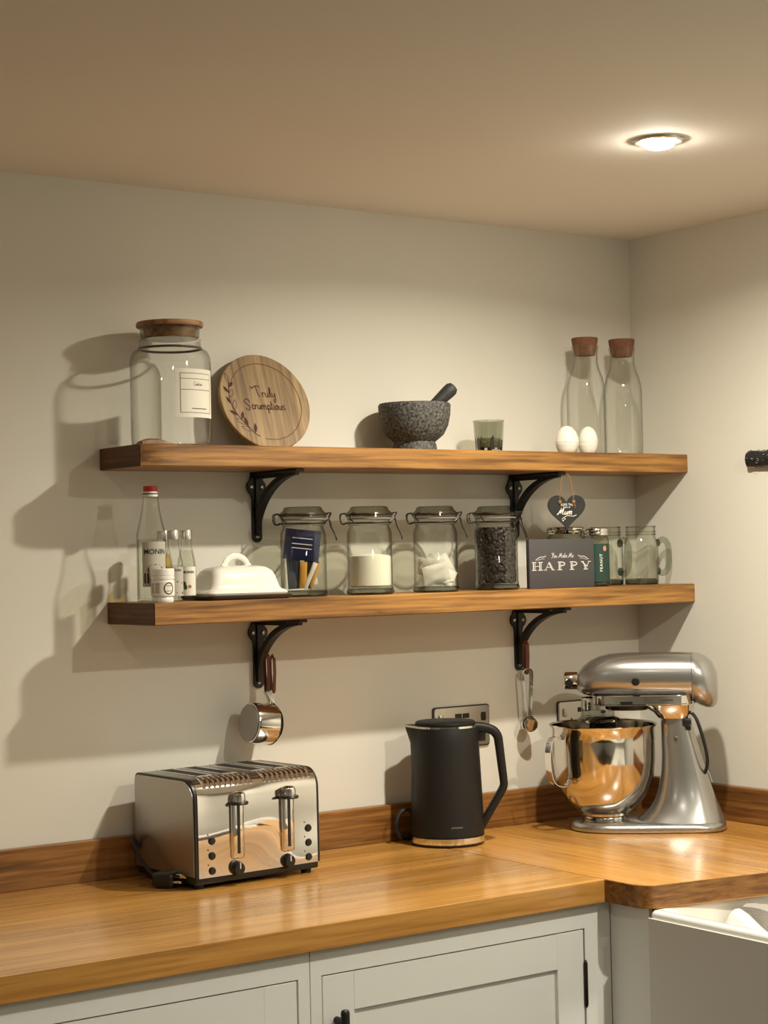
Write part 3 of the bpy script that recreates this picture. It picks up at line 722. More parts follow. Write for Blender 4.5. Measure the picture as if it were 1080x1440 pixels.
# coffee beans
b = B(); lathe(b, [(0, 0), (.034, 0), (.036, .006), (.036, .100), (.03, .108), (0, .110)], 24)
for i in range(1150):
    a = random.uniform(0, 2*PI); z = .003+.106*random.random(); r = .0372+random.uniform(-.0006, .0008)
    if i > 1000: r = .036*math.sqrt(random.random()); z = .110
    mt = Matrix.Translation((r*math.cos(a), r*math.sin(a), z)) @ Matrix.Rotation(a, 4, 'Z') @ Matrix.Rotation(random.uniform(0, PI), 4, 'X') @ Matrix.Diagonal((.0028, .0034, .0055, 1))
    bmesh.ops.create_icosphere(b, subdivisions=1, radius=1, matrix=mt)
o = mk('coffee_beans', b, mat('roasted_bean', lin(42, 29, 22), .5, var=.4, vscale=80)); o.location = (JX[3][0], JX[3][1], T2+.0135); o['kind'] = 'stuff'
tag(o, 'dark roasted coffee beans filling the fourth clip-top jar', 'coffee')
# sachets
def sachet(name, loc, w_, h_, rot, m, label, cat, group, thick=.0035, crumple=.0, stripe=None):
    b = B(); nx, nz = 8, 10; lo = []
    for k in range(nx+1):
        u = -1+2*k/nx; th_ = thick*max(.08, (1-abs(u)**3))
        fr = [V(u*w_/2, -th_*max(.1, 1-abs(-1+2*j/nz)**4)+crumple*noise.noise(V(u*2.2, j*.55, w_*900)), h_*(j/nz-.5)) for j in range(nz+1)]
        bk = [V(p.x, 2*crumple*noise.noise(V(u*2.2, j*.55, w_*900))-p.y+.0003, p.z) for j, p in enumerate(fr)]
        lo.append(fr+bk[::-1])
    loft(b, lo)
    o = mk(name, b, m, smooth=crumple < .004, angle=40); o.location = loc; o.rotation_euler = [R(a) for a in rot]
    tag(o, label, cat, group)
    if stripe:
        b = B(); P = [(-w_*.3, h_*.18), (w_*.3, h_*.18), (w_*.3, h_*.22), (-w_*.3, h_*.22)]
        for dz in (0, -.011, -.019): box(b, -w_*.28, w_*.28, -thick-.0012, -thick-.0009, h_*.2+dz, h_*.2+dz+.0018)
        mk('print_lines', b, stripe, o, smooth=False)
    return o
cx, cy = JX[0]; F2 = camang(cx, cy)
rzc = math.degrees(F2)+90
BLUE = mat('navy_foil', lin(34, 38, 82), .3, .25, var=.35, vscale=90); BLUED = mat('dark_navy_foil', lin(28, 32, 50), .35)
MUST = mat('mustard_paper', lin(192, 138, 48), .5); WPAP = mat('white_paper', lin(216, 210, 198), .7); DKBR = mat('dark_brown_foil', lin(40, 24, 22), .35)
gq = 'sachets in the first clip-top jar'
sachet('sachet', (cx-.0128, cy-.015, T2+.098), .068, .058, (0, 7, rzc), BLUE, 'shiny navy blue sachet standing at the top of the first jar', 'sachet', gq, stripe=SILVERINK)
sachet('sachet', (cx-.024, cy-.002, T2+.050), .026, .070, (0, -3, rzc), BLUED, 'dark blue-black sachet at the left side of the first jar', 'sachet', gq)
sachet('sachet', (cx-.012, cy-.016, T2+.041), .014, .050, (0, 3, rzc), MUST, 'narrow mustard stick sachet in the middle of the first jar', 'sachet', gq, .003)
sachet('sachet', (cx-.001, cy-.023, T2+.039), .009, .054, (0, 24, rzc), WPAP, 'white stick sachet slanting at the front of the first jar', 'sachet', gq, .003)
sachet('sachet', (cx+.012, cy-.018, T2+.040), .009, .052, (0, 22, rzc), MUST, 'mustard stick sachet slanting at the right of the first jar', 'sachet', gq, .003)
sachet('sachet', (cx+.002, cy-.012, T2+.044), .028, .054, (0, 18, rzc), DKBR, 'dark brown sachet slanting behind the white stick in the first jar', 'sachet', gq)
sachet('sachet', (cx+.010, cy+.010, T2+.055), .034, .070, (0, -12, rzc), WPAP, 'large white sachet at the back of the first jar', 'sachet', gq)
cx, cy = JX[2]; rzc = math.degrees(camang(cx, cy))+90
gq = 'crumpled packets in the third clip-top jar'
for i, (dx, dy, dz, w_, h_, a, e, rx, lbl) in enumerate([(-.010, -.014, .036, .052, .040, 8, -14, 12, 'folded white packet lying low and left in the third jar'), (.014, -.012, .030, .040, .034, -20, 20, -20, 'folded white packet at the bottom right of the third jar'), (-.001, .006, .054, .044, .040, 30, 25, 30, 'white packet on top with a corner pointing up in the third jar'), (.020, -.002, .052, .030, .044, 10, -30, 5, 'white packet against the right side of the third jar'), (-.016, .010, .050, .040, .036, -30, 10, 10, 'white packet at the back left of the third jar'), (.002, -.008, .020, .056, .014, 0, 3, 60, 'flat white packet on the bottom of the third jar')]):
    sachet('paper_packet', (cx+dx, cy+dy, T2+dz), w_, h_, (rx, e, rzc+a), WPAP, lbl, 'packet', gq, .0050, .0020)

# sign
t = thing('quote_sign', 'dark grey card plaque lettered HAPPY in silver on the lower shelf', 'sign', (-.354, -.150, T2+.0003), R(-6))
b = B(); box(b, -.081, .081, -.006, .006, 0, .101, .0012, 2); pl_ = mk('plaque', b, SIGN, t)
mp = lambda a, c_: V(a, -.0064, c_)
def slab(b, mp_, ox, ch, h):
    ox *= 1.12
    th, tn = .0050, .0013
    def rb(P, w_): ribbon(b, [(ox+p[0]*1.15, .0375+p[1]) for p in P], w_, mp_)
    def stem(x_, y0=0, y1=h):
        rb([(x_-.0016, y0), (x_-.0016, y1)], .0030); rb([(x_+.0017, y0), (x_+.0017, y1)], .0011); 
        for yy in (y0, y1): rb([(x_-.0052, yy), (x_+.0046, yy)], .0016)
    if ch == 'H': stem(-.0068); stem(.0068); rb([(-.006, h*.5), (.006, h*.5)], tn)
    if ch == 'A':
        rb([(-.0085, 0), (0, h)], tn); rb([(.0065, 0), (-.001, h)], .0028); rb([(.0092, 0), (.0012, h)], .0009); rb([(-.006, h*.35), (.005, h*.35)], tn)
        for xx in (-.0085, .0085): rb([(xx-.0035, 0), (xx+.0035, 0)], .0012)
    if ch == 'P':
        stem(-.004); Q = [(-.004+.0105*math.sin(R(a)), h*.75+h*.25*math.cos(R(a))) for a in range(0, 181, 15)]; rb(Q, .0022)
    if ch == 'Y':
        stem(0, 0, h*.45); rb([(-.0005, h*.45), (-.0078, h)], .0030); rb([(.0010, h*.45), (.0078, h)], tn)
        for xx in (-.0078, .0078): rb([(xx-.0035, h), (xx+.0035, h)], .0012)
b = B()
for ox, ch in zip((-.055, -.029, -.001, .026, .053), 'HAPPY'): slab(b, mp, ox, ch, .0160)
mk('sign_lettering', b, SILVERINK, pl_, smooth=False)
b = B()  # serifs and inline strokes
script('sign_script', 'You Make Me', .0046, .0011, SILVERINK, pl_, mp, y0=.0625, slant=.3)
for sx in (-1, 1):
    P = crom([(sx*.066, .058, 0), (sx*.056, .064, 0), (sx*.046, .0645, 0), (sx*.040, .0665, 0)], 4); ribbon(b, [(p.x, p.y) for p in P], .0014, mp)
    P = crom([(sx*.062, .0575, 0), (sx*.052, .0605, 0), (sx*.044, .0605, 0)], 4); ribbon(b, [(p.x, p.y) for p in P], .0008, mp)
mk('sign_flourish', b, SILVERINK, pl_, smooth=False)

# metal-lidded jars behind the sign
def lidjar(label, x, y, r, h, lidm, lh=.014):
    t = thing('preserve_jar', label, 'jar', (x, y, T2), 0, 'metal-lidded jars behind the sign')
    b = B(); lathe(b, [(0, .002), (r*.85, .002), (r*.97, .0005), (r, .006), (r, h*.78), (r*.96, h*.84), (r*.86, h*.87), (r*.86, h-.001)], 40); mk('glass_body', b, GLASSD, t)
    b = B(); lathe(b, [(r*.88, h-lh), (r*.95, h-lh), (r*.97, h-lh+.002), (r*.94, h-lh*.6), (r*.97, h-lh*.5), (r*.97, h-.002), (r*.93, h), (0, h)], 48); mk('screw_lid', b, lidm, t)
    return t
lidjar('wide glass jar with dull metal lid behind the sign and slate heart', -.262, -.062, .041, .127, STEEL)
t = lidjar('narrow glass jar with silver lid and dark green label beside the sign', -.228, -.120, .0275, .122, CHROME)
th = camang(-.228, -.12)+.35; lab = cyl_label('label', .0280, th, R(75), .010, .090, GREENL, t)
mp = cylmap(.0283, th, .05)
text_mesh('label_lettering', 'PEANUT', .0085, CREAM, lab, lambda a, c_: mp(-c_+.001, a), bold=.0001, spacing=1.25).data
b = B(); b.faces.new([b.verts.new(mp(.010+.0045*math.cos(k*.7), .030+.006*math.sin(k*.7))) for k in range(9)]); mk('label_badge', b, mat('salmon_badge', lin(196, 138, 108), .6), lab, smooth=False)
b = B(); lathe(b, [(0, .004), (.0255, .004), (.026, .02), (0, .021)], 30); mk('contents', b, TRAY, t)

# jar mugs
def jarmug(x, y, rz, label):
    t = thing('jar_mug', label, 'mug', (x, y, T2), rz, 'glass jar mugs')
    r = .0365
    b = B(); lathe(b, [(0, .004), (r*.8, .004), (r*.93, .0005), (r, .006), (r*1.02, .02), (r*1.02, .085), (r*.97, .096), (r*.86, .103), (r*.86, .107), (r*.90, .109), (r*.86, .112), (r*.90, .115), (r*.86, .118), (r*.88, .126), (r*.85, .127)], 44); g = mk('glass_body', b, GLASSJ, t)
    b = B(); lathe(b, [(0, .002), (r*.86, .001), (r*.99, .002), (r*1.01, .010), (r*.86, .013), (0, .011)], 40); mk('thick_base', b, GLASSB, g)
    b = B()
    for z in (.1085, .1145, .1255): tube(b, [V(r*.885*math.cos(R(a)), r*.885*math.sin(R(a)), z) for a in range(0, 360, 12)], .0013, 6, closed=True)
    mk('screw_thread', b, GLASSJ, g)
    b = B(); P = crom([(r*.98, 0, .090), (r+.012, 0, .097), (r+.022, 0, .088), (r+.025, 0, .062), (r+.022, 0, .036), (r+.012, 0, .024), (r*1.0, 0, .028)], 5)
    sweep(b, P, [(k[0]*.0065, k[1]*.0042) for k in superel(0, 1, 1, 2, 12)], up=(0, 1, 0)); mk('handle', b, GLASSD, t)
    for z in (.090, .029):
        b = B(); lathe(b, [(0, 0), (.009, .0), (.0075, .005), (0, .007)], 12, mtx=Matrix.Translation((r*.985, 0, z)) @ Matrix.Rotation(PI/2, 4, 'Y')); mk('handle_joint', b, GLASSB, t)
    return t
m0 = jarmug(-.142, -.056, R(-78), 'glass jar mug, the left one beside the green-labelled jar')
dup(m0, (-.072, -.092, T2), 'glass jar mug at the right end of the shelf, handle towards the wall', R(-32))

# slate heart
hx, hy, hz = -.341, -.158, 1.5630
t = thing('slate_heart', 'black slate heart lettered Mum hanging by twine from the bracket', 'heart', (hx, hy, hz), R(-30)); t.scale = (1.1, 1, 1.08)
o_ = []
for i in range(48):
    a = 2*PI*i/48; px = 16*math.sin(a)**3; py = 13*math.cos(a)-5*math.cos(2*a)-2*math.cos(3*a)-math.cos(4*a)
    o_.append((px*.00225, (py+2.5)*.00235))
b = B(); prism(b, o_, lambda p, q_, t_: V(p, t_, q_), -.003, .003)
bmesh.ops.bevel(b, geom=[e for e in b.edges if abs(e.verts[0].co.y-e.verts[1].co.y) < 1e-6], offset=.0012, segments=2, affect='EDGES')
hs = mk('slate', b, SLATE, t)
mp = lambda a, c_: V(a, -.0034, c_)
script('heart_lettering', 'Mum', .0062, .0015, CREAM, hs, mp, x0=-.018, y0=-.003, slant=.35)
text_mesh('heart_lettering', 'BLESS THE', .0062, SILVERINK, hs, lambda a, c_: mp(a*.9, c_+.0155), bold=.0001)
text_mesh('heart_lettering', 'heart of', .0040, SILVERINK, hs, lambda a, c_: mp(a, c_+.0108), bold=.0001)
b = B(); P = crom([(-.010, -.012, 0), (0, -.0055, 0), (.012, -.0065, 0), (.018, -.004, 0)], 5); ribbon(b, [(p.x, p.y) for p in P], .0009, mp)
for a, c_ in ((-.004, -.0115), (-.0075, -.0145)): b.faces.new([b.verts.new(mp(a+.0014*math.cos(k), c_+.0014*math.sin(k))) for k in (0, 1, 2, 3, 4, 5)])
mk('flourish', b, CREAM, hs, smooth=False)
b = B()
dz = (S1-.013-hz)/1.08
for s in (-1, 1):
    tube(b, crom([(s*.013, 0, .022), (s*.0128, -.004, .030), (s*.010, -.002, .055), (s*.0075, 0, dz+.002)], 4), .0010, 6)
tube(b, [(-.0075, 0, dz+.002), (-.004, 0, dz+.006), (.004, 0, dz+.006), (.0075, 0, dz+.002)], .0010, 6)
tw = mk('twine', b, TWINE, t)
b = B()
for s in (-1, 1):
    lathe(b, [(0, -.003), (.003, -.002), (.0038, .001), (.002, .004), (0, .005)], 10, (s*.013, -.0045, .020))
    tube(b, [(s*.013, -.0045, .018), (s*.013+.003, -.005, .012), (s*.013+.001, -.0045, .008)], .0011, 6)
mk('twine_knot', b, TWINE, t)

# ================================================================ HANGING MEASURES
def strap(x, y, z0, z1, label, wd=.007):
    b = B()
    P = [V(x, y-.004, z0), V(x+.001, y-.0055, (z0+z1)/2), V(x, y-.006, z1-.008), V(x, y, z1), V(x-.002, y+.006, z1-.008), V(x-.002, y+.0055, (z0+z1)/2), V(x, y+.004, z0), V(x, y, z0-.004)]
    sweep(b, P, [(-wd/2, -.0008), (wd/2, -.0008), (wd/2, .0008), (-wd/2, .0008)], up=(0, 1, .01), closed=True)
    return b
t = thing('measuring_cup_set', 'stack of steel measuring cups hanging by a leather strap from the lower left bracket', 'measuring cups', (-1.018, -.056, 1.170), R(0))
b = strap(.014, .012, .060, .134, ''); o = mk('leather_strap', b, LEATHER, t)
b = strap(.022, .004, .060, .128, '', .006); o = mk('leather_strap', b, LEATHER, t)
rm = Matrix.Rotation(R(90), 4, 'Y') @ Matrix.Identity(4)
tilt = Matrix.Rotation(R(6), 4, 'Y')
for k, (r, l0, l1) in enumerate(((.0385, -.036, .012), (.036, -.030, .0155), (.033, -.024, .0185), (.030, -.018, .0215))):
    b = B(); lathe(b, [(0, l0), (r-.005, l0), (r-.001, l0+.002), (r, l0+.006), (r, l1-.001), (r+.0018, l1), (r-.001, l1-.0005), (r-.0012, l0+.006), (0, l0+.003)], 48, mtx=tilt @ rm)
    c_ = mk('cup', b, STEEL, t)
    if k == 0:
        b = B(); lathe(b, [(0, l0-.0012), (r-.004, l0-.0010), (r-.0035, l0-.0001)], 48, mtx=tilt @ rm); mk('cup_base', b, BRUSH, c_)['label'] = 'dull brushed base of the outer cup'
    b = B(); xx = l1-.003
    sweep(b, [(xx, 0, r-.002), (xx+.002, 0, r+.004), (xx-.001, .001, r+.012), (xx-.006, .001, .060+k*.0008)], [(-.006, -.0007), (.006, -.0007), (.006, .0007), (-.006, .0007)], up=(1, 0, 0)); mk('cup_handle', b, STEEL, c_)
t = thing('measuring_spoon_set', 'steel measuring spoons on a leather strap from the lower right bracket', 'measuring spoons', (-.352, -.034, 1.122), R(-15))
b = strap(0, .006, .108, .175, '', .008); mk('leather_strap', b, LEATHER, t)
for k in range(3):
    b = B(); dy = .006*k; o1 = .001*k
    P = crom([(-.005, dy, .014), (-.008, dy, .06), (-.0105, dy, .104), (-.006, dy, .114), (.006, dy, .114), (.0105, dy, .104), (.008, dy, .06), (.005, dy, .014)], 4)
    sweep(b, P, [(-.0014, -.0008), (.0014, -.0008), (.0014, .0008), (-.0014, .0008)], up=(0, 1, 0)); h = mk('spoon', b, STEEL, t)
    r = .0175-.0015*k
    b = B(); lathe(b, [(0, -.012), (r-.003, -.012), (r-.0005, -.010), (r, -.005), (r, .003), (r-.0008, .003), (r-.0012, -.009), (0, -.0105)], 36, mtx=Matrix.Translation((o1, dy*.8, 0)) @ Matrix.Rotation(R(-8), 4, 'Z') @ Matrix.Rotation(R(-90), 4, 'X')); mk('spoon_bowl', b, STEEL, h)

# ================================================================ SOCKETS
def socket(x0, zt_, label):
    t = thing('wall_socket', label, 'socket', (x0, 0, zt_-.086))
    W, H = .147, .086
    b = B(); loft(b, [[V(px, -.0006, pz) for px, pz in rrect(0, W, 0, H, .006)], [V(px, -.004, pz) for px, pz in rrect(0, W, 0, H, .006)]]); mk('back_rim', b, BLACKP, t)
    b = B(); loft(b, [[V(px, -.0035, pz) for px, pz in rrect(.0015, W-.0015, .0015, H-.0015, .005)], [V(px, -.0065, pz) for px, pz in rrect(.003, W-.003, .003, H-.003, .005)]]); mk('face_plate', b, NICKEL, t)
    for sx in (.018, .129):
        b = B(); box(b, sx-.005, sx+.005, -.0105, -.006, H-.034, H-.016, .002, 2); mk('rocker_switch', b, BRONZE if sx > .1 else NICKEL, t)
    b = B(); box(b, .055, .0725, -.0068, -.006, H-.026, H-.016); box(b, .0745, .092, -.0068, -.006, H-.026, H-.016); mk('usb_ports', b, BLACKP, t)
    b = B()
    for cx_ in (.037, .110):
        box(b, cx_-.0022, cx_+.0022, -.0068, -.006, .040, .048); box(b, cx_-.0145, cx_-.0085, -.0068, -.006, .024, .0285); box(b, cx_+.0085, cx_+.0145, -.0068, -.006, .024, .0285)
    mk('pin_holes', b, BLACKP, t)
socket(-.582, 1.168, 'brushed steel double wall socket behind the kettle')
socket(-.246, 1.160, 'brushed steel double wall socket behind the mixer bowl')

# ================================================================ TOASTER
t = thing('four_slice_toaster', 'chrome and brushed steel four-slice toaster on the oak worktop', 'toaster', (-1.276, -.2355, ZC), R(3.5))
W, Dp, H0, H1 = .272, .198, .020, .190
def prof(u):
    out = [(0.0, H0)]
    # front face slightly raked
    out += [(0.0, .060), (.0005, .130)]
    rr = .034
    for i in range(9): a = R(180-90*i/8); out.append((.0008+rr+rr*math.cos(a), H1-rr+rr*math.sin(a)))
    for i in range(6): a = R(90-90*i/5); out.append((Dp-.012+.012*math.cos(a), H1-.012+.012*math.sin(a)))
    out.append((Dp, H0)); return out
pf = prof(0)
def ext(b, u0, u1, pts, sc_=1., n=1, ins=0):
    loft(b, [[V(u0+(u1-u0)*k/n, v, z) for v, z in pts] for k in range(n+1)])
b = B(); ext(b, .010, W-.010, pf); 
body = mk('body_shell', b, BRUSHTOP, t)
# chrome front sheet wrapping up over the rounded edge
fr = [(v-.0012, z) for v, z in pf[:9]]; bk = [(v+.0006, z) for v, z in pf[:9]][::-1]
b = B(); loft(b, [[V(.008+(W-.016)*k/24, v-.0016*math.sin(PI*k/24), z) for v, z in fr+bk] for k in range(25)]); mk('chrome_front', b, CHROME_W, t, angle=50)
# side panels
for u0, u1 in ((0, .010), (W-.010, W)):
    e = [(min(max(v, .001), Dp-.001), min(z, H1-.0015)) for v, z in pf]
    b = B(); ext(b, u0+(.0025 if u0 == 0 else 0), u1-(0 if u0 == 0 else .0025), [(v, z) for v, z in pf]); mk('edge_trim', b, BLACKP, t)
    b = B(); cx_, cz_ = Dp/2, .10
    sh = [((v-cx_)*.97+cx_, (z-cz_)*.965+cz_) for v, z in pf]
    uo = 0 if u0 == 0 else W
    ui = .003 if u0 == 0 else W-.003
    ext(b, min(uo, ui), max(uo, ui), sh); mk('side_panel', b, BRUSH, t)
b = B(); box(b, .004, W-.004, .002, Dp-.004, .008, .0215, .003, 2); mk('base', b, BLACKP, t)
for fx, fy in ((.02, .02), (W-.02, .02), (.02, Dp-.03), (W-.02, Dp-.03)):
    b = B(); lathe(b, [(0, 0), (.009, 0), (.010, .009), (0, .009)], 16, (fx, fy, 0)); mk('foot', b, RUBBER, t)
for k, su in enumerate((.040, .092, .155, .207)):
    b = B(); box(b, su, su+.028, .050, Dp-.022, H1-.0004, H1+.0010)
    s_ = mk('bread_slot', b, RUBBER, t, smooth=False)
    b = B()
    for x0_, x1_, y0_, y1_ in ((su-.004, su, .046, Dp-.018), (su+.028, su+.032, .046, Dp-.018), (su-.004, su+.032, .046, .050), (su-.004, su+.032, Dp-.022, Dp-.018)):
        box(b, x0_, x1_, y0_, y1_, H1-.0005, H1+.0014, .0005, 1)
    mk('slot_rim', b, CHROME, s_)
for base in (.026, .153):
    for k in range(10):
        b = B(); u = base+k*.0108
        P = [V(u, v-.0015-.001, z+.001) for v, z in pf[5:12]]
        c0 = V(u, .0008+.034, H1-.034)
        P = [c0+V(0, -math.cos(R(a))*.0355, math.sin(R(a))*.0355) for a in range(30, 84, 9)]
        sweep(b, P, circ(.0030, 8), up=(1, 0, 0)); mk('vent_rib', b, CHROME, t)
for lu in (.087, .196):
    b = B(); box(b, lu-.0135, lu+.0135, -.009, .0, .046, .150, .006, 3); mk('lever_channel', b, CHROME, t)
    b = B(); box(b, lu-.0030, lu+.0030, -.0096, -.0085, .056, .140); mk('lever_slit', b, BLACKP, t, smooth=False)
    b = B(); lathe(b, [(0, 0), (.0165, 0), (.0180, .0025), (.0165, .005), (0, .005)], 32, (lu, -.010, .142)); mk('lever_collar', b, BLACKP, t)
    b = B(); lathe(b, [(.0130, .004), (.0130, .014), (.0115, .0185), (.007, .021), (0, .0215)], 32, (lu, -.009, .143)); mk('lever_knob', b, CHROME, t)
    b = B(); lathe(b, [(0, .0), (.0145, .0), (.0120, .003), (.0115, .010), (.0100, .0125), (0, .013)], 32, mtx=Matrix.Translation((lu-.001, -.0008, .0295)) @ Matrix.Rotation(PI/2, 4, 'X'))
    dl = mk('browning_dial', b, BLACKP, t)
    b = B(); box(b, lu-.002, lu, -.0145, -.013, .030, .040); mk('dial_mark', b, SILVERINK, dl, smooth=False)
for bu in (.035, .243):
    for bz in (.083, .057, .031):
        b = B(); lathe(b, [(0, .0), (.0068, 0), (.0070, .0015), (.0058, .0028), (.0056, .0042), (0, .0045)], 24, mtx=Matrix.Translation((bu, -.0008, bz)) @ Matrix.Rotation(PI/2, 4, 'X')); mk('push_button', b, BLACKP, t)
        b = B(); lathe(b, [(0, 0), (.0014, 0), (.0014, .0006), (0, .0006)], 10, mtx=Matrix.Translation((bu-.008, -.0012, bz+.011)) @ Matrix.Rotation(PI/2, 4, 'X')); mk('indicator_dot', b, BLACKP, t)
b = B(); tube(b, crom([(-.0, Dp-.02, .055), (-.010, Dp-.014, .073), (-.022, Dp-.03, .076), (-.026, Dp-.06, .045), (-.022, Dp-.10, .018), (-.012, Dp-.112, .0125)], 7), .0034, 8); mk('power_cable', b, RUBBER, t)
b = B(); Mx = Matrix.Translation((-.013, Dp-.128, .013)) @ Matrix.Rotation(R(-62), 4, 'Z')
box(b, -.022, .020, -.019, .019, -.012, .014, .006, 3, Mx); pg = mk('mains_plug', b, BLACKP, t)
b = B()
for py_ in (-.011, .011): box(b, .019, .036, py_-.003, py_+.003, -.003, .001, .0006, 1, Mx)
box(b, .019, .040, -.002, .002, .004, .011, .0006, 1, Mx); mk('plug_pins', b, STEEL, pg)

# ================================================================ KETTLE
kx, ky = -.633, -.112
t = thing('electric_kettle', 'matte black electric kettle with angular handle on the worktop', 'kettle', (kx, ky, ZC), R(-33))
b = B(); lathe(b, [(0, 0), (.066, 0), (.072, .002), (.0725, .006)], 48); mk('power_base', b, BLACKP, t)
b = B(); lathe(b, [(.070, .006), (.0738, .006), (.0742, .008), (.0738, .0175), (.072, .018)], 64); mk('steel_ring', b, CHROME, t)
b = B(); kp = [(.0715, .0185), (.0728, .020), (.0728, .024), (.0712, .08), (.0688, .14), (.0660, .20), (.0648, .228), (.0632, .2325), (.060, .2335)]
# body with pulled-out spout on -x
n = 64; lo = []
for r, z in kp:
    L_ = []
    for i in range(n):
        a = 2*PI*i/n; d = abs(((a-PI+PI) % (2*PI))-PI); rr_ = r
        k_ = max(0, 1-abs(a-PI)/R(24)); s = max(0, (z-.188)/.045)
        rr_ += .0165*(k_**1.3)*min(1, s)
        L_.append(V(rr_*math.cos(a), rr_*math.sin(a), z+.002*k_*s))
    lo.append(L_)
loft(b, lo, False, True); mk('body', b, KETTLE, t, angle=40)
b = B(); lo = []
for z, k0 in ((.2305, 1.01), (.2345, 1.0)):
    lo.append([V((.0642*k0+.0165*max(0, 1-abs(2*PI*i/n-PI)/R(24))**1.3)*math.cos(2*PI*i/n), (.0642*k0+.0165*max(0, 1-abs(2*PI*i/n-PI)/R(24))**1.3)*math.sin(2*PI*i/n), z+.002*max(0, 1-abs(2*PI*i/n-PI)/R(24))) for i in range(n)])
loft(b, lo, False, False); mk('rim_trim', b, CHROME, t)
b = B(); lathe(b, [(0, .2325), (.0595, .2335), (.0605, .2365), (.0595, .2405), (.056, .2425), (.03, .2440), (0, .2442)], 48); mk('lid', b, KETTLE, t)
b = B(); P = [(.050, .2360), (.076, .2330), (.092, .2280), (.0995, .2220), (.1040, .2140), (.1060, .2020), (.1115, .150), (.1140, .126), (.1140, .118), (.1110, .110), (.100, .0915), (.082, .0615), (.064, .032)]
hp = crom([(p[0], 0, p[1]-.006) for p in P], 4)
sc_l = [1.0 if i < len(hp)*.25 else 1.0-.18*min(1, (i/len(hp)-.25)*3) for i in range(len(hp))]
sweep(b, hp, [(k[0]*.0095, k[1]*.0135) for k in superel(0, 1, 1, 3.2, 20)], up=(0, 1, 0), scale=sc_l)
bb = mk('handle', b, KETTLE, t, angle=50)
b = B(); box(b, .060, .080, -.007, .007, .200, .224, .004, 2); mk('lid_button', b, BLACKP, t)
ang = camang(kx, ky)+R(33)+R(16)
mp = cylmap(.0724, ang, .0395); mpk = lambda a, c_: mp(a, c_)
b = B(); 
for k in range(8): ribbon(b, [(-.011+k*.0029, -.0012), (-.011+k*.0029, .0014)], .0016, mp)
ribbon(b, [(-.012, -.0024), (0, -.0024), (.0125, -.0024)], .0005, mp)
mk('brand_plate', b, mat('dull_silver_print', lin(150, 146, 138), .4, .5), t, smooth=False)
Rz = Matrix.Rotation(R(33), 3, 'Z')
loop = [(-.618, -.035, .005), (-.66, -.030, .006), (-.700, -.052, .010), (-.722, -.060, .035), (-.712, -.062, .062), (-.694, -.066, .066), (-.684, -.072, .048), (-.686, -.082, .018), (-.690, -.100, .006), (-.685, -.125, .005), (-.680, -.128, .005)]
b = B(); tube(b, crom([Rz @ (V(p[0]-kx, p[1]-ky, p[2])) for p in loop], 6), .0042, 10); mk('power_cable', b, RUBBER, t)

# ================================================================ STAND MIXER
MA = R(-44)
t = thing('stand_mixer', 'silver tilt-head stand mixer with steel bowl in the worktop corner', 'mixer', (-.213, -.243, ZC), MA)
def sec(u0, u1, hw, z, p=3., n=32):
    c0 = (u0+u1)/2; a = (u1-u0)/2
    return [V(c0+x_, y_, z) for x_, y_ in superel(0, a, hw, p, n)]
def base_out(ins, z):
    out = []
    n = 44
    for i in range(n):
        a = 2*PI*i/n; c_, s_ = math.cos(a), math.sin(a)
        if c_ < 0: x_ = -.078+.084*math.copysign(abs(c_)**.95, c_); y_ = .084*math.copysign(abs(s_)**.95, s_)
        else: x_ = .078+.080*abs(c_)**.62; y_ = .076*math.copysign(abs(s_)**.75, s_)
        out.append(V((x_)*(1-ins/.16), y_*(1-ins/.08), z))
    return out
b = B(); loft(b, [base_out(.004, 0), base_out(.0, .004), base_out(.0, .010), base_out(.002, .0145), base_out(.008, .0185), base_out(.016, .0205)]); mk('base_plate', b, SILVER, t, angle=60)
b = B(); loft(b, [sec(-.030, .158, .070, .0165, 2.6), sec(-.015, .1545, .066, .026, 2.6), sec(.002, .148, .060, .040, 2.5), sec(.014, .140, .054, .060, 2.5), sec(.023, .131, .048, .085, 2.5), sec(.028, .122, .044, .115, 2.5), sec(.030, .112, .041, .150, 2.5), sec(.030, .102, .039, .185, 2.6), sec(.030, .094, .038, .215, 2.6), sec(.031, .092, .037, .232, 2.6)])
mk('column', b, SILVER, t, angle=70)
b = B(); loft(b, [sec(.024, .094, .038, .228, 3), sec(.015, .098, .042, .240, 3), sec(-.005, .100, .050, .252, 3.2), sec(-.025, .102, .055, .2585, 3.2)]); mk('tilt_hinge', b, STEEL, t, angle=60)
b = B(); loft(b, [sec(-.075, .005, .050, .246, 3), sec(-.08, .01, .052, .2575, 3)]); mk('underside', b, BLACKP, t)
def hsec(u, z0, z1, hw, p=2.4, n=36):
    zc, hz = (z0+z1)/2, (z1-z0)/2
    return [V(u, y_, zc+z_) for y_, z_ in superel(0, hw, hz, p, n)]
S_ = [(-.1405, .292, .308, .012), (-.139, .286, .316, .024), (-.134, .281, .326, .035), (-.125, .277, .336, .044), (-.112, .2735, .346, .052), (-.095, .271, .354, .058), (-.072, .2695, .3595, .062), (-.04, .2685, .3615, .0645), (0, .268, .3620, .0655), (.05, .2675, .3618, .0655), (.094, .266, .3610, .065)]
b = B(); loft(b, [hsec(*s) for s in S_]); hd = mk('motor_head', b, SILVER, t, angle=70)
b = B(); loft(b, [hsec(.095, .262, .361, .0655), hsec(.098, .260, .3612, .066), hsec(.112, .252, .359, .0645), (hsec(.125, .2480, .3535, .060)), hsec(.136, .2480, .344, .053), hsec(.1435, .252, .330, .043), hsec(.147, .262, .316, .029), hsec(.148, .274, .304, .012)]); mk('rear_cover', b, SILVER, hd, angle=70)
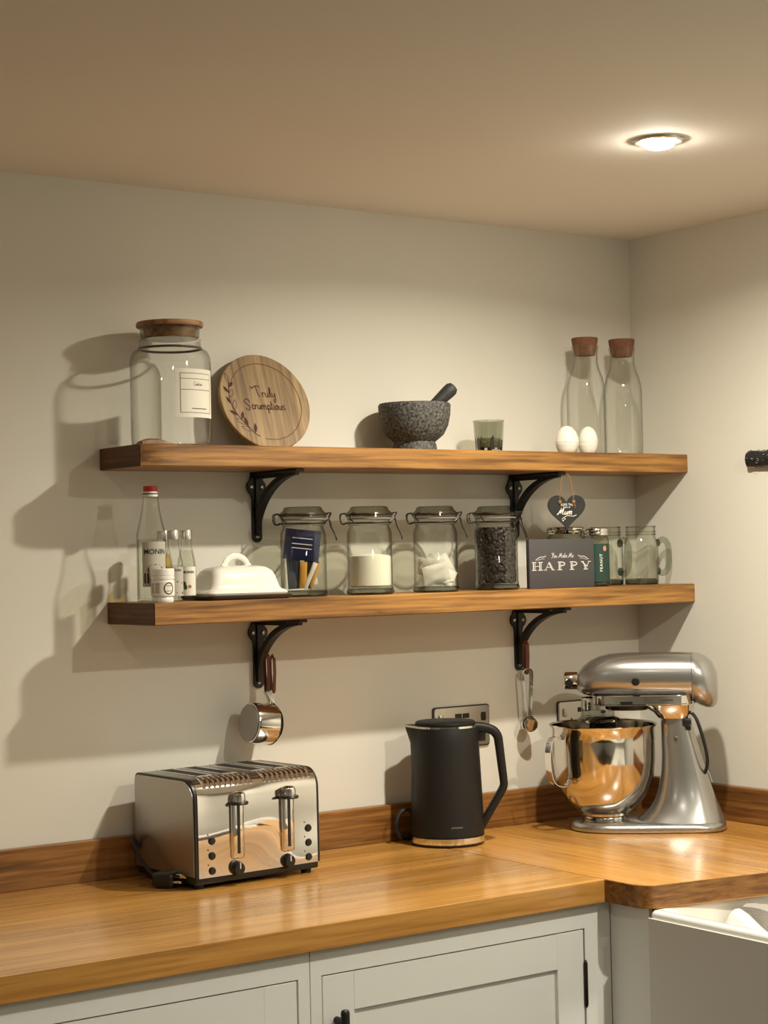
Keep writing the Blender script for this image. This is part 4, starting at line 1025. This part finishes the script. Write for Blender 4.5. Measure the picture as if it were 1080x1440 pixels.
b = B(); loft(b, [sec(-.108, .0950, .0640, z, 4) for z in (.2565, .2585)]+[sec(-.110, .0955, .0655, z, 4) for z in (.260, .276)]+[sec(-.108, .0950, .0640, .2775, 4)]); bd = mk('trim_band', b, CHROME, t, angle=30)
b = B(); box(b, -.05, -.025, -.0662, -.063, .2585, .2655); mk('lock_lever', b, BLACKP, bd)
mp = lambda a, c_: V(a, -.0660, c_)
b = B(); lathe(b, [(0, 0), (.0078, 0), (.0082, .003), (.0065, .0055), (0, .006)], 28, mtx=Matrix.Translation((-.018, -.0655, .306)) @ Matrix.Rotation(PI/2, 4, 'X')); mk('hub_knob', b, BLACKP, t)
b = B()
for k in range(9): box(b, .030+k*.0030, .0318+k*.0030, -.0658, -.0650, .2665, .2690)
mk('band_lettering', b, INK, bd, smooth=False)
b = B(); lathe(b, [(.010, 0), (.0175, 0), (.0185, .002), (.0185, .026), (.0165, .028), (.0120, .0275), (.0105, .020), (0, .020)], 36, mtx=Matrix.Translation((-.138, 0, .305)) @ Matrix.Rotation(R(-90), 4, 'Y')); mk('attachment_hub', b, CHROME, t)
b = B(); lathe(b, [(0, 0), (.0075, 0), (.0085, .008), (.007, .012), (0, .0125)], 24, mtx=Matrix.Translation((-.155, -.018, .302)) @ Matrix.Rotation(PI/2, 4, 'X')); mk('hub_screw', b, BLACKP, t)
# drive + beater shaft
b = B(); lathe(b, [(.034, .270), (.0345, .262), (.0340, .248), (.034, .246)], 40, (-.098, 0, 0)); mk('drive_collar', b, CHROME, t)
b = B(); lathe(b, [(0, .2475), (.034, .2475), (.0345, .232), (.042, .226), (.0425, .223), (0, .222)], 40, (-.098, 0, 0)); mk('drive_disc', b, PLASTICC, t)
b = B(); lathe(b, [(0, .223), (.036, .223), (.040, .2265), (.041, .230), (.034, .234), (0, .235)], 40, (-.094, 0, -.003)); mk('planet_disc', b, STEEL, t)
b = B(); lathe(b, [(0, .165), (.008, .165), (.0085, .218), (.013, .221), (0, .2215)], 20, (-.108, 0, 0)); lathe(b, [(0, .19), (.014, .19), (.015, .220), (0, .2215)], 20, (-.080, 0, 0)); mk('beater_shaft', b, BLACKP, t)
# bowl
bc = -.088
b = B(); lathe(b, [(0, .0185), (.042, .0185), (.0455, .020), (.0455, .026), (.043, .029), (.046, .033), (.062, .043), (.080, .060), (.094, .084), (.102, .112), (.1055, .145), (.1065, .185), (.1070, .2085), (.1110, .2135), (.1115, .2155), (.1100, .2165), (.1060, .2135), (.1050, .185), (.1035, .145), (.098, .112), (.088, .084), (.072, .060), (.045, .042), (0, .038)], 72, (bc, 0, 0))
bw = mk('mixing_bowl', b, STEEL, t, angle=50); 
b = B(); lathe(b, [(.047, .0285), (.0495, .030), (.0495, .034), (.047, .0355)], 48, (bc, 0, 0)); mk('foot_band', b, STEEL, bw)
a_ = R(218); dv = V(math.cos(a_), math.sin(a_), 0)
b = B(); P = crom([V(bc, 0, 0)+dv*r+V(0, 0, z) for r, z in ((.1055, .190), (.116, .196), (.132, .190), (.139, .165), (.1385, .135), (.132, .108), (.118, .096), (.0985, .094))], 5)
side = dv.cross(V(0, 0, 1))
sweep(b, P, [(-.0008, -.0095), (.0008, -.0095), (.0014, 0), (.0008, .0095), (-.0008, .0095), (-.0002, 0)], up=tuple(side)); mk('bowl_handle', b, CHROME, bw, angle=50)
b = B(); lathe(b, [(.0032, 0), (.0040, .0004), (.0036, .0016), (.0018, .0018), (0, .0010)], 20, mtx=Matrix.Translation((.060, -.0405, .188)) @ Matrix.Rotation(PI/2, 4, 'X')); mk('side_screw', b, STEEL, t)
b = B(); box(b, .074, .092, -.040, -.030, .212, .228, .003, 2); box(b, .084, .091, -.042, -.034, .204, .216, .002, 2); mk('speed_lever', b, BLACKP, t)
b = B(); tube(b, crom([(.094, -.030, .238), (.103, -.036, .225), (.114, -.038, .19), (.122, -.036, .15), (.120, -.030, .125), (.112, -.02, .11)], 6), .0036, 8); mk('power_cable', b, RUBBER, t)
# thin white lead from the wall
b = B(); tube(b, crom([(-.055, -.190, 1.03), (-.030, -.200, 1.024), (-.012, -.215, 1.010), (-.010, -.228, ZU+.002)], 6), .0013, 6)
tag(mk('thin_lead', b, WHITEP), 'thin white cable emerging behind the mixer on the right wall', 'cable')

# rough black bar on the right-hand wall
t = thing('black_wall_bar', 'rough black horizontal bar fixed to the right-hand wall at the frame edge', 'wall bar', (-.0006, -.356, 1.649))
b = B(); lo = []
for i in range(41):
    y_ = -.005*i
    L_ = []
    for k in range(12):
        a = 2*PI*k/12; rx, rz_ = .010, .0165
        f = 1+.28*noise.noise(V(y_*160, math.cos(a)*2.2, math.sin(a)*2.2))
        L_.append(V(min(-.0005, -.010+rx*math.cos(a)*f), y_, .018+rz_*math.sin(a)*f))
    lo.append(L_)
loft(b, lo); mk('bar', b, mat('charred_black', lin(24, 24, 24), .5, bump=1., bscale=300, var=.3, vscale=200), t, angle=20)
b = B()
for i in range(60):
    y_ = -random.random()*.19; a = random.uniform(100, 260)
    c0 = V(-.010+.0118*math.cos(R(a)), y_, .018+.0185*math.sin(R(a)))
    tube(b, [c0, c0+V(-.001, -.006*random.random()-.002, .002*random.uniform(-1, 1))], .0006, 4)
mk('pale_flecks', b, PALEPAPER, t)
